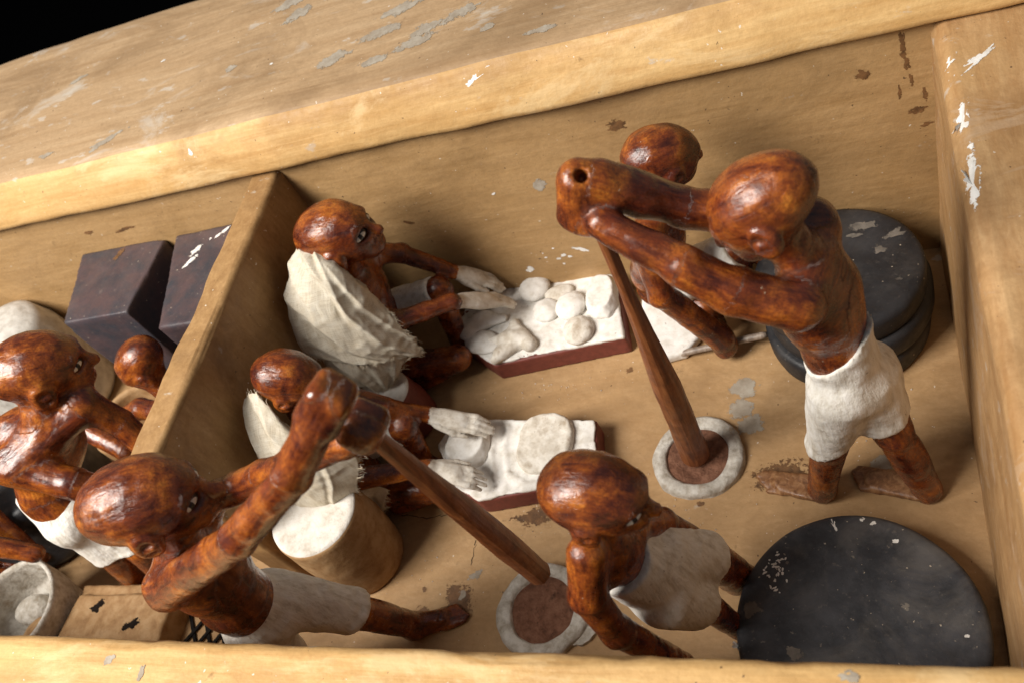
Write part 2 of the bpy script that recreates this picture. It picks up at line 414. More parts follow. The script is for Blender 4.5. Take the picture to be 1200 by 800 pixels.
# ---- signed distance modelling: carved shapes as one continuous skin
def ax3(d):
    d = np.array(d, float); return d / np.linalg.norm(d)
class SDF:
    def __init__(self): self.pr = []
    def cap(self, a, b, ra, rb=None, k=0.6, op='u', flat=None):
        """tapered capsule; flat=(axis, factor) squeezes it along an axis"""
        a, b = np.array(a, float), np.array(b, float)
        rb = ra if rb is None else rb
        def f(P):
            Q = P; A, Bb = a, b
            if flat is not None:
                n = ax3(flat[0]); s = 1.0 / flat[1]
                c0 = (a + b) / 2
                Q = P + ((P - c0) @ n)[..., None] * n * (s - 1)
                A = a + ((a - c0) @ n) * n * (s - 1); Bb = b + ((b - c0) @ n) * n * (s - 1)
            ba = Bb - A
            h = np.clip(((Q - A) @ ba) / max(ba @ ba, 1e-9), 0, 1)
            d = np.linalg.norm(Q - A - h[..., None] * ba, axis=-1) - (ra + (rb - ra) * h)
            return d * (flat[1] if flat is not None and flat[1] < 1 else 1.0)
        r = max(ra, rb)
        self.pr.append((f, np.minimum(a, b) - r, np.maximum(a, b) + r, op, k) + (((b - a) if np.linalg.norm(b - a) > 0.3 else np.array((0, 0, 1.0)),) if op == 'u' else ())); return self
    def grain(self, V):
        """coordinates that run along the nearest limb, for wood grain and brush marks"""
        best = np.full(len(V), 1e9); out = np.zeros((len(V), 3))
        for f, lo, hi, op, k, ax in [p for p in self.pr if len(p) == 6]:
            sel = np.all((V > lo - 0.6) & (V < hi + 0.6), axis=1)
            if not sel.any(): continue
            P = V[sel]; d = np.abs(f(P)); b = best[sel]; up = d < b
            z = ax3(ax); al = P @ z; per = P - al[:, None] * z
            g = per * 1.0 + z * (al * 0.22)[:, None]
            o = out[sel]; o[up] = g[up]; out[sel] = o
            b[up] = d[up]; best[sel] = b
        return out
    def line(self, pts, rs, k=0.6):
        for i in range(len(pts) - 1): self.cap(pts[i], pts[i + 1], rs[i], rs[i + 1], k if i == 0 else 0.35)
        return self
    def ell(self, c, axes, radii, k=0.6, op='u'):
        c = np.array(c, float); A = np.array([ax3(x) for x in axes]); r = np.array(radii, float)
        def f(P):
            q = (P - c) @ A.T
            k0 = np.linalg.norm(q / r, axis=-1); k1 = np.linalg.norm(q / (r * r), axis=-1)
            return k0 * (k0 - 1.0) / np.maximum(k1, 1e-6)
        m = r.max()
        self.pr.append((f, c - m, c + m, op, k) + ((A[0],) if op == 'u' else ())); return self
    def rbox(self, c, axes, half, r=0.2, k=0.3, op='u'):
        c = np.array(c, float); e0 = ax3(axes[0]); e1 = ax3(np.array(axes[1]) - e0 * (np.array(axes[1]) @ e0)); A = np.array([e0, e1, np.cross(e0, e1)]); hf = np.array(half, float) - r
        def f(P):
            q = np.abs((P - c) @ A.T) - hf
            return np.linalg.norm(np.maximum(q, 0), axis=-1) + np.minimum(q.max(-1), 0) - r
        m = np.linalg.norm(np.array(half)) 
        self.pr.append((f, c - m, c + m, op, k)); return self
    def poly(self, pts, z0, z1, r=0.15, k=0.1, op='u'):
        pts = np.array(pts, float)[:, :2]
        def f(P):
            p = P[..., :2]
            d = np.full(p.shape[:-1], 1e9); s = np.ones(p.shape[:-1])
            n = len(pts)
            for i in range(n):
                a = pts[i]; e = pts[i - 1] - a; w = p - a
                t = np.clip((w @ e) / (e @ e), 0, 1)
                bb = w - t[..., None] * e
                d = np.minimum(d, (bb ** 2).sum(-1))
                c1 = p[..., 1] >= a[1]; c2 = p[..., 1] < pts[i - 1][1]; c3 = e[0] * w[..., 1] > e[1] * w[..., 0]
                flip = (c1 & c2 & c3) | (~c1 & ~c2 & ~c3)
                s = np.where(flip, -s, s)
            d2 = s * np.sqrt(d) + r
            dz = np.abs(P[..., 2] - (z0 + z1) / 2) - (z1 - z0) / 2 + r
            return np.minimum(np.maximum(d2, dz), 0) + np.sqrt(np.maximum(d2, 0) ** 2 + np.maximum(dz, 0) ** 2) - r
        lo = np.array([*pts.min(0), z0]); hi = np.array([*pts.max(0), z1])
        self.pr.append((f, lo, hi, op, k)); return self
    def field(self, h, grow=0.0, pad=None):
        us = [p for p in self.pr if p[3] == 'u']
        lo = np.min([p[1] for p in us], 0) - 4 * h - grow; hi = np.max([p[2] for p in us], 0) + 4 * h + grow
        n = np.ceil((hi - lo) / h).astype(int) + 1
        xs = [lo[i] + h * np.arange(n[i]) for i in range(3)]
        D = np.full(n, 3.0, dtype=np.float32)
        for f, a, b, op, k in [p[:5] for p in self.pr]:
            m = 1.0 + k + grow
            i0 = np.maximum(np.floor((a - m - lo) / h).astype(int), 0); i1 = np.minimum(np.ceil((b + m - lo) / h).astype(int) + 1, n)
            if (i1 <= i0).any(): continue
            sl = tuple(slice(i0[q], i1[q]) for q in range(3))
            G = np.stack(np.meshgrid(*[xs[q][sl[q]] for q in range(3)], indexing='ij'), -1)
            d = f(G); c = D[sl]
            kk = max(k, 1e-3)
            if op == 'u':
                t = np.maximum(kk - np.abs(c - d), 0) / kk
                D[sl] = np.minimum(c, d) - t * t * kk * 0.25
            else:
                d = -d
                t = np.maximum(kk - np.abs(c - d), 0) / kk
                D[sl] = np.maximum(c, d) + t * t * kk * 0.25
        return D, lo, xs

def surface_nets(D, lo, h):
    s = D < 0
    nx, ny, nz = D.shape
    cnt = np.zeros((nx - 1, ny - 1, nz - 1), np.int8)
    acc = np.zeros((nx - 1, ny - 1, nz - 1, 3), np.float32)
    cut = lambda a, ox, oy, oz: a[ox:nx - 1 + ox, oy:ny - 1 + oy, oz:nz - 1 + oz]
    for axis in range(3):
        for u in (0, 1):
            for v in (0, 1):
                o0 = [0, 0, 0]; others = [a for a in range(3) if a != axis]
                o0[others[0]] = u; o0[others[1]] = v
                o1 = list(o0); o1[axis] = 1
                d0, d1 = cut(D, *o0), cut(D, *o1)
                cr = (d0 < 0) != (d1 < 0)
                t = np.where(cr, d0 / np.where(d0 == d1, 1, d0 - d1), 0)
                cnt += cr
                for a in range(3):
                    acc[..., a] += np.where(cr, (t if a == axis else o0[a]), 0)
    act = cnt > 0
    idx = np.full(act.shape, -1, np.int64)
    ijk = np.argwhere(act)
    idx[act] = np.arange(len(ijk))
    V = lo + h * (ijk + acc[act] / cnt[act][:, None])
    F = []
    for axis in range(3):
        a1, a2 = [(1, 2), (2, 0), (0, 1)][axis]
        sl0 = [slice(None)] * 3; sl1 = [slice(None)] * 3
        sl0[axis] = slice(0, -1); sl1[axis] = slice(1, None)
        e = s[tuple(sl0)] != s[tuple(sl1)]
        q = np.argwhere(e)
        ok = (q[:, a1] > 0) & (q[:, a2] > 0) & (q[:, a1] < D.shape[a1] - 1) & (q[:, a2] < D.shape[a2] - 1)
        q = q[ok]
        def ci(d1, d2):
            r = q.copy(); r[:, a1] -= d1; r[:, a2] -= d2
            return idx[r[:, 0], r[:, 1], r[:, 2]]
        quad = np.stack([ci(1, 1), ci(0, 1), ci(0, 0), ci(1, 0)], 1)
        ins = s[q[:, 0], q[:, 1], q[:, 2]]
        quad[~ins] = quad[~ins][:, ::-1]
        F.append(quad)
    return V, np.concatenate(F)

def carve(sdf, h=0.17, rough=0.10, freq=0.45, seed=0, grow=0.0, clip=None, fine=0.0, facet=0.0):
    """mesh of a signed-distance shape with hand-carved unevenness; clip = list of (normal, offset, wobble): keep n.p > offset"""
    D, lo, xs = sdf.field(h, grow)
    if rough or fine or clip or grow:
        near = np.abs(D - grow) < 0.9
        ii = np.argwhere(near)
        P = lo + h * ii
        d = D[near] - grow
        if rough: d = d + rough * fnoise(P, freq, seed, 2)
        if facet: d = d + facet * (np.abs(vnoise(P, 0.55, seed + 21)) + 0.5 * np.abs(vnoise(P, 1.1, seed + 22)) - 0.4)
        if fine: d = d + fine * vnoise(P, freq * 5, seed + 5)
        D = D - grow
        D[near] = d
        if clip:
            G = np.stack(np.meshgrid(*xs, indexing='ij'), -1)
            for nrm, off, wob in clip:
                nv = ax3(nrm)
                c = off - G @ nv
                if wob: 
                    sel = np.abs(c) < 1.0
                    c[sel] += wob * fnoise(G[sel], 0.9, seed + 3, 3)
                D = np.maximum(D, c).astype(np.float32)
    return surface_nets(D, lo, h)

# ---- rounded boxes with worn edges
def rbox_mesh(c, half, r=0.4, step=1.6, rough=0.0, freq=0.2, seed=0, axes=None, edgewear=0.0):
    c = np.array(c, float); half = np.array(half, float)
    def par(hf):
        n = max(2, int(2 * (hf - r) / step))
        mid = np.linspace(-(hf - r), hf - r, n + 1)
        ang = np.tan(np.linspace(0.12, 1.0, 5) * math.pi / 4) * r
        return np.concatenate([-(hf - r) - ang[::-1], mid, hf - r + ang])
    Vs, Fs, off = [], [], 0
    ps = [par(x) for x in half]
    for axis in range(3):
        a1, a2 = [(1, 2), (2, 0), (0, 1)][axis]
        for sgn in (-1, 1):
            A, Bq = np.meshgrid(ps[a1], ps[a2], indexing='ij')
            P = np.zeros(A.shape + (3,)); P[..., axis] = sgn * half[axis]; P[..., a1] = A; P[..., a2] = Bq
            n1, n2 = A.shape
            I = off + np.arange(n1 * n2).reshape(n1, n2)
            q = np.stack([I[:-1, :-1], I[1:, :-1], I[1:, 1:], I[:-1, 1:]], -1).reshape(-1, 4)
            if sgn < 0: q = q[:, ::-1]
            Vs.append(P.reshape(-1, 3)); Fs.append(q); off += n1 * n2
    V = np.concatenate(Vs); F = np.concatenate(Fs)
    key = np.round(V * 1000).astype(np.int64)
    _, first, inv = np.unique(key, axis=0, return_index=True, return_inverse=True)
    V = V[first]; F = inv.reshape(-1)[F]
    inner = np.clip(V, -(half - r), half - r)
    nrm = V - inner; ln = np.linalg.norm(nrm, axis=1, keepdims=True); nrm = nrm / np.maximum(ln, 1e-9)
    V = inner + nrm * r
    W = V @ np.array(axes) if axes is not None else V
    W = W + c
    if rough:
        NW = nrm @ np.array(axes) if axes is not None else nrm
        d = rough * fnoise(W, freq, seed, 3)
        if edgewear:
            corner = (np.abs(nrm) > 0.25).sum(1) >= 2
            d = d - np.where(corner, edgewear * np.maximum(fnoise(W, 0.7, seed + 9, 2), -0.15), 0)
        W = W + NW * d[:, None]
    return W, F

def lathe_mesh(profile, center, segs=48, axis_z=None, wob=0.0, freq=0.4, seed=0, closed_top=True):
    """profile: list of (radius, height)"""
    pr = np.array(profile, float)
    a = np.linspace(0, 2 * math.pi, segs, endpoint=False)
    V = np.stack([np.outer(pr[:, 0], np.cos(a)), np.outer(pr[:, 0], np.sin(a)), np.repeat(pr[:, 1:2], segs, 1)], -1)
    if wob:
        d = wob * fnoise(V, freq, seed, 3)
        ra = np.linalg.norm(V[..., :2], axis=-1, keepdims=True)
        V[..., :2] += V[..., :2] / np.maximum(ra, 1e-3) * d[..., None] * (ra > 0.05)
        V[..., 2] += 0.5 * wob * fnoise(V + 31.7, freq, seed + 1, 3)
    n = len(pr)
    V = V.reshape(-1, 3)
    F = []
    for i in range(n - 1):
        for j in range(segs):
            k = (j + 1) % segs
            F.append((i * segs + j, i * segs + k, (i + 1) * segs + k, (i + 1) * segs + j))
    if axis_z is not None:
        z = ax3(axis_z); x = ax3(np.cross((0.13, 0.9, 0.3), z)); y = np.cross(z, x)
        V = V @ np.array([x, y, z])
    V = V + np.array(center, float)
    return V, np.array(F)

def dense(profile, step=0.35):
    out = [profile[0]]
    for a, b in zip(profile[:-1], profile[1:]):
        n = max(1, int(math.hypot(b[0] - a[0], b[1] - a[1]) / step))
        for i in range(1, n + 1): out.append((a[0] + (b[0] - a[0]) * i / n, a[1] + (b[1] - a[1]) * i / n))
    return out

def ellipsoid_mesh(c, axes, radii, nu=20, nv=12):
    u = np.linspace(0, 2 * math.pi, nu, endpoint=False); v = np.linspace(0.02, math.pi - 0.02, nv)
    P = np.stack([np.outer(np.sin(v), np.cos(u)), np.outer(np.sin(v), np.sin(u)), np.repeat(np.cos(v)[:, None], nu, 1)], -1).reshape(-1, 3)
    A = np.array([ax3(x) for x in axes])
    V = (P * np.array(radii)) @ A + np.array(c, float)
    F = [(i * nu + j, (i + 1) * nu + j, (i + 1) * nu + (j + 1) % nu, i * nu + (j + 1) % nu) for i in range(nv - 1) for j in range(nu)]
    return V, np.array(F)

def patch_mesh(c, ux, uy, rx, ry, nrm, seed=0, thick=0.03, n=26, ragged=0.35, rotd=0.0):
    """a thin flake of paint or bare plaster lying on a surface, with its own ragged outline"""
    ux, uy, nrm = ax3(ux), ax3(uy), ax3(nrm)
    r_ = np.random.default_rng(seed)
    ph = r_.uniform(0, 6.28, 6); am = r_.uniform(0.3, 1.0, 6)
    V = [np.array(c) + nrm * thick]; rim = []; low = []
    for i in range(n):
        t = 2 * math.pi * i / n
        rr = 1 + ragged * sum(am[q] * math.sin((q + 1) * t + ph[q]) / (q + 1.3) for q in range(6)) + r_.uniform(-0.06, 0.06)
        x, y = rx * rr * math.cos(t), ry * rr * math.sin(t)
        x, y = x * math.cos(rotd) - y * math.sin(rotd), x * math.sin(rotd) + y * math.cos(rotd)
        p = np.array(c) + ux * x + uy * y
        rim.append(p + nrm * thick); low.append(p - nrm * 0.05)
    V = V + rim + low
    F = []
    for i in range(n):
        j = (i + 1) % n
        F.append((0, 1 + i, 1 + j)); F.append((1 + i, 1 + n + i, 1 + n + j, 1 + j))
    return [list(map(float, v)) for v in V], F

# ------------------------------------------------------------------ the setting: dark table and model box
V, F = rbox_mesh((-40, -10, -4.6), (260, 220, 2.0), 0.5, 60)
t = mesh_obj('table_top', V, F, M_['table'], None, (-40, -10, -4.6)); t['kind'] = 'structure'

H = 22.2
box = thing('model_box', 'open ochre painted wooden model box with thick worn walls and a partition', 'box', (-45, -20, -2.6))
def slab(name, lo, hi, m, r, rough, seed, wear=0.0, step=1.6):
    lo, hi = np.array(lo, float), np.array(hi, float)
    V, F = rbox_mesh((lo + hi) / 2, (hi - lo) / 2, r, step, rough, 0.16, seed, None, wear)
    return mesh_obj(name, V, F, m, box)
slab('floor_board', (-104, -44, -2.6), (9, 2, 0), M_['floor'], 0.3, 0.10, 1, 0, 1.2)
back = slab('back_wall', (-104, 0, -2.2), (8.7, 3.0, H + 0.1), M_['wall'], 0.3, 0.12, 2, 0, 1.4)
side = slab('side_wall', (0, -44.5, -2.4), (9.4, 24.0, H), M_['side'], 1.0, 0.16, 3, 0.30, 1.2)
side2 = slab('side_wall', (-112, -44.5, -2.4), (-103, 24.0, H), M_['side'], 1.0, 0.16, 4, 0.2, 2.4)
front = slab('front_wall', (-104.5, -46.5, -2.5), (0.6, -40.0, H - 0.15), M_['edge'], 0.9, 0.16, 5, 0.30, 1.2)
# partition, slightly askew, its top edge rounded by wear
px0 = np.array([-52.4, 0.5]); px1 = np.array([-52.75, -28.6])
d = px1 - px0; ln = np.linalg.norm(d); d /= ln
V, F = rbox_mesh((*((px0 + px1) / 2), (H - 2.6) / 2), (ln / 2, 1.45, (H + 2.2) / 2 - 0.05), 0.55, 1.0, 0.15, 0.2, 6,
                 np.array([[d[0], d[1], 0], [-d[1], d[0], 0], [0, 0, 1]]), 0.25)
part = mesh_obj('partition', V, F, M_['part'], box)
# broad roof board lying on the back wall: long bevelled front edge, worn outer edge
def roof_board():
    prof = [(-0.45, 22.25), (-0.75, 22.5), (-0.78, 22.9), (-0.45, 23.9), (0.05, 25.1), (0.55, 26.1), (0.95, 26.55), (1.5, 26.75),
            (2.6, 26.8)] + [(y, 26.8) for y in np.arange(4.2, 23.5, 1.6)] + [(24.0, 26.7), (24.7, 26.4), (24.9, 25.8), (24.9, 24), (24.8, 22.4), (23.5, 22.25), (12, 22.25), (3, 22.25)]
    prof = np.array(prof); xs = np.arange(-116, 24.1, 0.7); n = len(prof)
    V = np.zeros((len(xs), n, 3)); V[..., 0] = xs[:, None]; V[..., 1] = prof[:, 0]; V[..., 2] = prof[:, 1]
    V[:, :6, 1] += 0.28 * fnoise(V[:, :6], 0.13, 3, 3); V[:, :6, 2] += 0.14 * fnoise(V[:, :6], 0.5, 8, 2)
    V[:, 6:, 2] += 0.16 * fnoise(V[:, 6:], 0.14, 4, 3)
    far = prof[:, 0] > 23; V[:, far, 1] += 0.4 * fnoise(V[:, far], 0.09, 5, 3)
    I = np.arange(len(xs) * n).reshape(len(xs), n); J = np.roll(I, -1, 1)
    F = np.stack([I[:-1], J[:-1], J[1:], I[1:]], -1)
    front_f = F[:, :6].reshape(-1, 4); rest = F[:, 6:].reshape(-1, 4)
    F = np.concatenate([front_f, rest])
    caps = [tuple(I[0]), tuple(I[-1][::-1])]
    o = mesh_obj('roof_board', V.reshape(-1, 3), [tuple(int(a) for a in f) for f in F[:, ::-1]] + [tuple(int(a) for a in c) for c in caps], M_['rail'], box)
    o.data.materials.append(M_['edge'])
    mi = np.zeros(len(o.data.polygons), np.int32); mi[:len(front_f)] = 1
    o.data.polygons.foreach_set('material_index', mi)
    return o
roof = roof_board()

from mathutils.bvhtree import BVHTree
_bvh = {}
def surface_of(o):
    if o.name not in _bvh:
        me = o.data
        b0 = base_of(o) if o.parent is not None else np.array(o['_b'][:])
        vs_ = [Vector(v.co) / S + Vector(b0) for v in me.vertices]
        _bvh[o.name] = BVHTree.FromPolygons(vs_, [tuple(p.vertices) for p in me.polygons])
    return _bvh[o.name]
def flakes(name, parent, specs, m, nrm, ux, uy, thick=0.03):
    """each flake is one thin piece laid on its surface: (centre, rx, ry, rotation, ragged)"""
    tree = surface_of(parent); nv = Vector(nrm).normalized()
    for i, (c, rx, ry, ro, rg) in enumerate(specs):
        V, F = patch_mesh(c, ux, uy, rx * 1.25, ry * 1.25, nrm, (round(c[0] * 10) * 131 + round(c[1] * 10) * 17 + round(c[2] * 10)) % 9973, 0.0, 26, rg, ro)
        n = (len(V) - 1) // 2; out = []
        for q, p in enumerate(V):
            hit = tree.ray_cast(Vector(p) + nv * 3.0, -nv, 6.0)[0]
            base_p = hit if hit is not None else Vector(p)
            out.append(list(base_p + nv * (thick if q <= n else -0.04)))
        mesh_obj(name, out, F, m, parent, smooth=False, paint=[1.0] + [0.0] * (2 * n))
# worn octagonal plaster spots on the floor by the mortar, other losses
X_, Y_, Z_ = (1, 0, 0), (0, 1, 0), (0, 0, 1)
flo = [o for o in box.children if o.name.startswith('floor_board')][0]
flakes('bare_patch', flo, [((-15.72, -11.93, 0.06), 1.05, 0.95, 0, 0.12), ((-15.99, -13.76, 0.06), 0.95, 0.85, 0, 0.12), ((-15.19, -15.39, 0.06), 1.0, 0.85, 0.4, 0.15),
       ((-36.85, -27.47, 0.06), 0.55, 0.4, 0.5, 0.4), ((-37.90, -29.09, 0.06), 0.5, 0.5, 0.2, 0.5), ((-6.08, -19.52, 0.06), 0.9, 0.6, 0.2, 0.4)], M_['chipgrey'], Z_, X_, Y_)
flakes('dark_stain', flo, [((-32.39, -22.42, 0.06), 2.0, 0.75, 0.1, 0.6), ((-38.15, -29.78, 0.05), 1.1, 1.6, 0.2, 0.7), ((-13.65, -20.14, 0.04), 2.6, 0.9, 0.1, 0.6), ((-40.60, -30.84, 0.05), 1.8, 0.9, 0.2, 0.6),
       ((-41.31, -28.74, 0.06), 0.28, 0.22, 0, 0.4), ((-25.48, -9.09, 0.06), 0.3, 0.35, 0, 0.4), ((-19.03, -22.02, 0.05), 0.3, 0.2, 0, 0.4)], M_['chipbrown'], Z_, X_, Y_)
flakes('white_chip', back, [((-28.84, -0.16, 6.39), 0.75, 0.22, -0.6, 0.5), ((-34.38, -0.16, 4.84), 0.45, 0.32, 0.2, 0.7), ((-30.61, -0.16, 5.96), 0.26, 0.16, 0.1, 0.4), ((-30.16, -0.16, 5.62), 0.24, 0.16, 0, 0.3),
       ((-31.15, -0.16, 5.60), 0.2, 0.16, 0, 0.3), ((-31.20, -0.16, 7.04), 0.13, 0.1, 0, 0.3), ((-32.26, -0.16, 5.97), 0.12, 0.1, 0, 0.3), ((-30.94, -0.16, 4.82), 0.12, 0.1, 0, 0.3), ((-32.36, -0.16, 6.59), 0.1, 0.1, 0, 0.3),
       ((-33.79, -0.16, 14.62), 0.2, 0.12, 0.4, 0.3)], M_['chipwhite'], (0, -1, 0), X_, Z_)
flakes('bare_patch', back, [((-29.55, -0.14, 14.57), 0.7, 0.55, 0.3, 0.4), ((-52.42, -0.14, 19.28), 0.9, 0.55, 1.2, 0.5)], M_['chipgrey'], (0, -1, 0), X_, Z_)
flakes('dark_stain', back, [((-21.57, -0.15, 18.95), 0.75, 0.5, 0.2, 0.5), ((-1.70, -0.15, 21.07), 0.22, 0.9, 0, 0.7), ((-1.58, -0.15, 19.30), 0.18, 0.55, 0, 0.7), ((-1.34, -0.15, 17.79), 0.14, 0.5, 0, 0.6), ((-0.93, -0.15, 15.03), 0.5, 0.35, 0.2, 0.6),
       ((-0.61, -0.15, 16.47), 0.14, 0.6, 0, 0.6), ((-2.14, -0.15, 16.90), 0.14, 0.5, 0, 0.6), ((-0.61, -0.15, 13.52), 0.4, 0.22, 0.2, 0.6), ((-4.36, -0.15, 19.01), 0.4, 0.5, 0.8, 0.5), ((-42.91, -0.15, 13.32), 0.6, 0.2, -0.4, 0.5),
       ((-70.83, -0.15, 19.04), 1.2, 0.2, 0.1, 0.8), ((-75.57, -0.15, 19.39), 0.7, 0.2, 0.1, 0.8), ((-76.87, -0.15, 16.27), 0.4, 0.2, 0.1, 0.8)], M_['chipbrown'], (0, -1, 0), X_, Z_)
flakes('white_chip', side, [((0.60, -9.58, 22.28), 1.4, 0.28, 1.35, 0.7), ((0.51, -14.65, 22.28), 2.0, 0.38, 1.45, 0.7), ((2.28, -4.44, 22.28), 1.3, 0.28, 0.8, 0.7), ((0.56, -4.22, 22.28), 0.5, 0.25, 0.8, 0.6)],
       M_['chipwhite'], Z_, X_, Y_)
flakes('bare_patch', roof, [((-44.18, 6.58, 27.00), 1.7, 0.75, 0.2, 0.4), ((-40.04, 8.39, 27.00), 1.9, 0.7, 0.2, 0.4), ((-36.50, 5.37, 27.00), 1.7, 0.8, 0.3, 0.4), ((-35.76, 7.15, 27.00), 1.4, 0.7, 0.4, 0.4), ((-39.55, 4.47, 27.00), 1.5, 0.5, 0.2, 0.4),
       ((-50.59, 15.04, 27.00), 1.5, 0.8, 0.4, 0.5), ((-52.86, 17.42, 27.00), 1.6, 0.9, 0.4, 0.5), ((-56.28, 9.30, 27.00), 0.6, 0.45, 0.2, 0.5), ((-78.69, 14.87, 27.00), 1.1, 0.4, 0.4, 0.4), ((-39.20, 10.82, 27.00), 2.0, 0.7, 0.3, 0.5), ((-32.32, 8.19, 27.00), 1.6, 0.7, 0.3, 0.5), ((-29.86, 4.81, 27.00), 0.7, 0.4, 0.3, 0.5),
       ((-68.36, 3.24, 27.00), 1.6, 0.5, 0.5, 0.7), ((-75.73, 3.09, 27.00), 0.9, 0.3, 0.2, 0.6), ((-24.74, 2.79, 27.00), 1.2, 0.35, 0.2, 0.6)], M_['chipgrey'], Z_, X_, Y_)
flakes('white_chip', roof, [((-57.86, 0.18, 26.98), 0.2, 0.15, 0.2, 0.5), ((-66.59, 13.97, 27.00), 0.3, 0.15, 0.4, 0.5), ((-30.57, 0.27, 26.98), 0.9, 0.12, 0.2, 0.8), ((-51.19, 8.09, 27.00), 0.2, 0.15, 0.4, 0.5)], M_['chipwhite'], Z_, X_, Y_)
flakes('white_chip', front, [((-48.06, -41.30, 22.15), 0.35, 0.28, 0.2, 0.5), ((-45.30, -41.93, 22.15), 0.18, 0.4, 0.1, 0.5), ((-7.48, -40.78, 22.15), 0.4, 0.25, 0.1, 0.5)], M_['chipgrey'], Z_, X_, Y_)

# ------------------------------------------------------------------ carved figures
def local_axes(az, pitch, roll=0.0):
    """forward, side (its left), up; az in degrees from +x towards +y, pitch < 0 looks down"""
    a, p, r = math.radians(az), math.radians(pitch), math.radians(roll)
    Fw = np.array([math.cos(a) * math.cos(p), math.sin(a) * math.cos(p), math.sin(p)])
    Sd = np.array([-math.sin(a), math.cos(a), 0.0]); Up = np.cross(Fw, Sd)
    Sd, Up = Sd * math.cos(r) + Up * math.sin(r), Up * math.cos(r) - Sd * math.sin(r)
    return Fw, Sd, Up

def add_head(s, c, az, pitch, k=1.0, roll=0.0, long=1.0):
    c = np.array(c, float); Fw, Sd, Up = local_axes(az, pitch, roll); A = (Fw, Sd, Up)
    at = lambda f, sd, u: c + k * (f * long * Fw + sd * Sd + u * Up)
    s.ell(at(-0.35, 0, 0.45), A, (2.75 * k * long, 2.2 * k, 2.1 * k), 0.5)
    s.ell(at(0.85, 0, -0.55), A, (1.75 * k * long, 1.62 * k, 1.85 * k), 0.9)
    s.ell(at(1.55, 0, -1.75), A, (0.95 * k, 0.9 * k, 0.7 * k), 0.7)
    s.cap(at(1.9, -0.85, 0.42), at(1.9, 0.85, 0.42), 0.42 * k, None, 0.5)
    for q in (-1, 1):
        s.ell(at(2.25, 0.82 * q, -0.08), A, (0.55 * k, 0.62 * k, 0.34 * k), 0.3, 's')
    s.cap(at(2.3, 0, 0.15), at(2.85, 0, -0.70), 0.22 * k, 0.40 * k, 0.3)
    s.cap(at(2.35, -0.28, -0.82), at(2.35, 0.28, -0.82), 0.30 * k, None, 0.25)
    s.cap(at(2.28, -0.40, -1.32), at(2.28, 0.40, -1.32), 0.22 * k, None, 0.22)
    s.cap(at(2.12, -0.32, -1.66), at(2.12, 0.32, -1.66), 0.22 * k, None, 0.22)
    s.cap(at(2.62, -0.5, -1.49), at(2.62, 0.5, -1.49), 0.09 * k, None, 0.1, 's')
    for q in (-1, 1):
        s.ell(at(-0.15, 2.08 * q, -0.45), (Fw, Sd, Up), (0.82 * k, 0.55 * k, 1.05 * k), 0.14)
        s.ell(at(0.05, 2.66 * q, -0.40), A, (0.50 * k, 0.40 * k, 0.70 * k), 0.08, 's')
        s.cap(at(-0.1, 2.34 * q, -0.52), at(0.15, 2.32 * q, -0.5), 0.22 * k, None, 0.06)
    return at, A

def add_eyes(body, at, A, k, both=True):
    Fw, Sd, Up = A
    for q in (-1, 1):
        n = ax3(Fw * 0.80 + Sd * 0.60 * q); sd = ax3(np.cross(Up, n))
        c = np.array(at(1.92, 0.86 * q, -0.05))
        V, F = ellipsoid_mesh(c, (sd, Up, n), (0.70 * k, 0.36 * k, 0.27 * k)); mesh_obj('eye_outline', V, F, M_['eyeblack'], body)
        V, F = ellipsoid_mesh(c + n * 0.06 * k, (sd, Up, n), (0.56 * k, 0.26 * k, 0.27 * k))
        e = mesh_obj('eye', V, F, M_['eyewhite'], body)
        V, F = ellipsoid_mesh(c + n * 0.17 * k, (sd, Up, n), (0.25 * k, 0.24 * k, 0.19 * k), 16, 8)
        mesh_obj('pupil', V, F, M_['eyeblack'], e)

def add_hand(s, wrist, tip, normal, k=1.0, thumb=1, curl=0.35):
    """flat carved hand: palm, four unequal bent fingers and a thumb from the side of the palm"""
    w, t = np.array(wrist, float), np.array(tip, float)
    d = ax3(t - w); n = ax3(np.array(normal) - d * (np.array(normal) @ d)); sd = np.cross(n, d)
    Lh = np.linalg.norm(t - w)
    s.ell(w + d * Lh * 0.30, (d, sd, n), (Lh * 0.36, 0.98 * k, 0.55 * k), 0.5)
    s.ell(w + d * Lh * 0.46, (d, sd, n), (Lh * 0.20, 1.0 * k, 0.50 * k), 0.4)
    for i, (o, ln) in enumerate(((-0.74, 0.86), (-0.25, 1.0), (0.25, 0.97), (0.72, 0.82))):
        a = w + d * Lh * 0.50 + sd * o * k
        b = w + d * Lh * (0.50 + 0.27 * ln) + sd * o * 1.04 * k + n * 0.06
        c = w + d * Lh * (0.50 + 0.50 * ln) + sd * o * 1.0 * k - n * curl * k
        s.cap(a, b, 0.30 * k, 0.28 * k, 0.10); s.cap(b, c, 0.28 * k, 0.23 * k, 0.08)
    a = w + d * Lh * 0.18 + sd * thumb * 0.75 * k - n * 0.1
    b = w + d * Lh * 0.45 + sd * thumb * 1.28 * k - n * 0.25 * k
    c = w + d * Lh * 0.66 + sd * thumb * 1.22 * k - n * 0.35 * k
    s.cap(a, b, 0.36 * k, 0.30 * k, 0.25); s.cap(b, c, 0.30 * k, 0.23 * k, 0.08)
    return w + d * Lh * 0.12, d

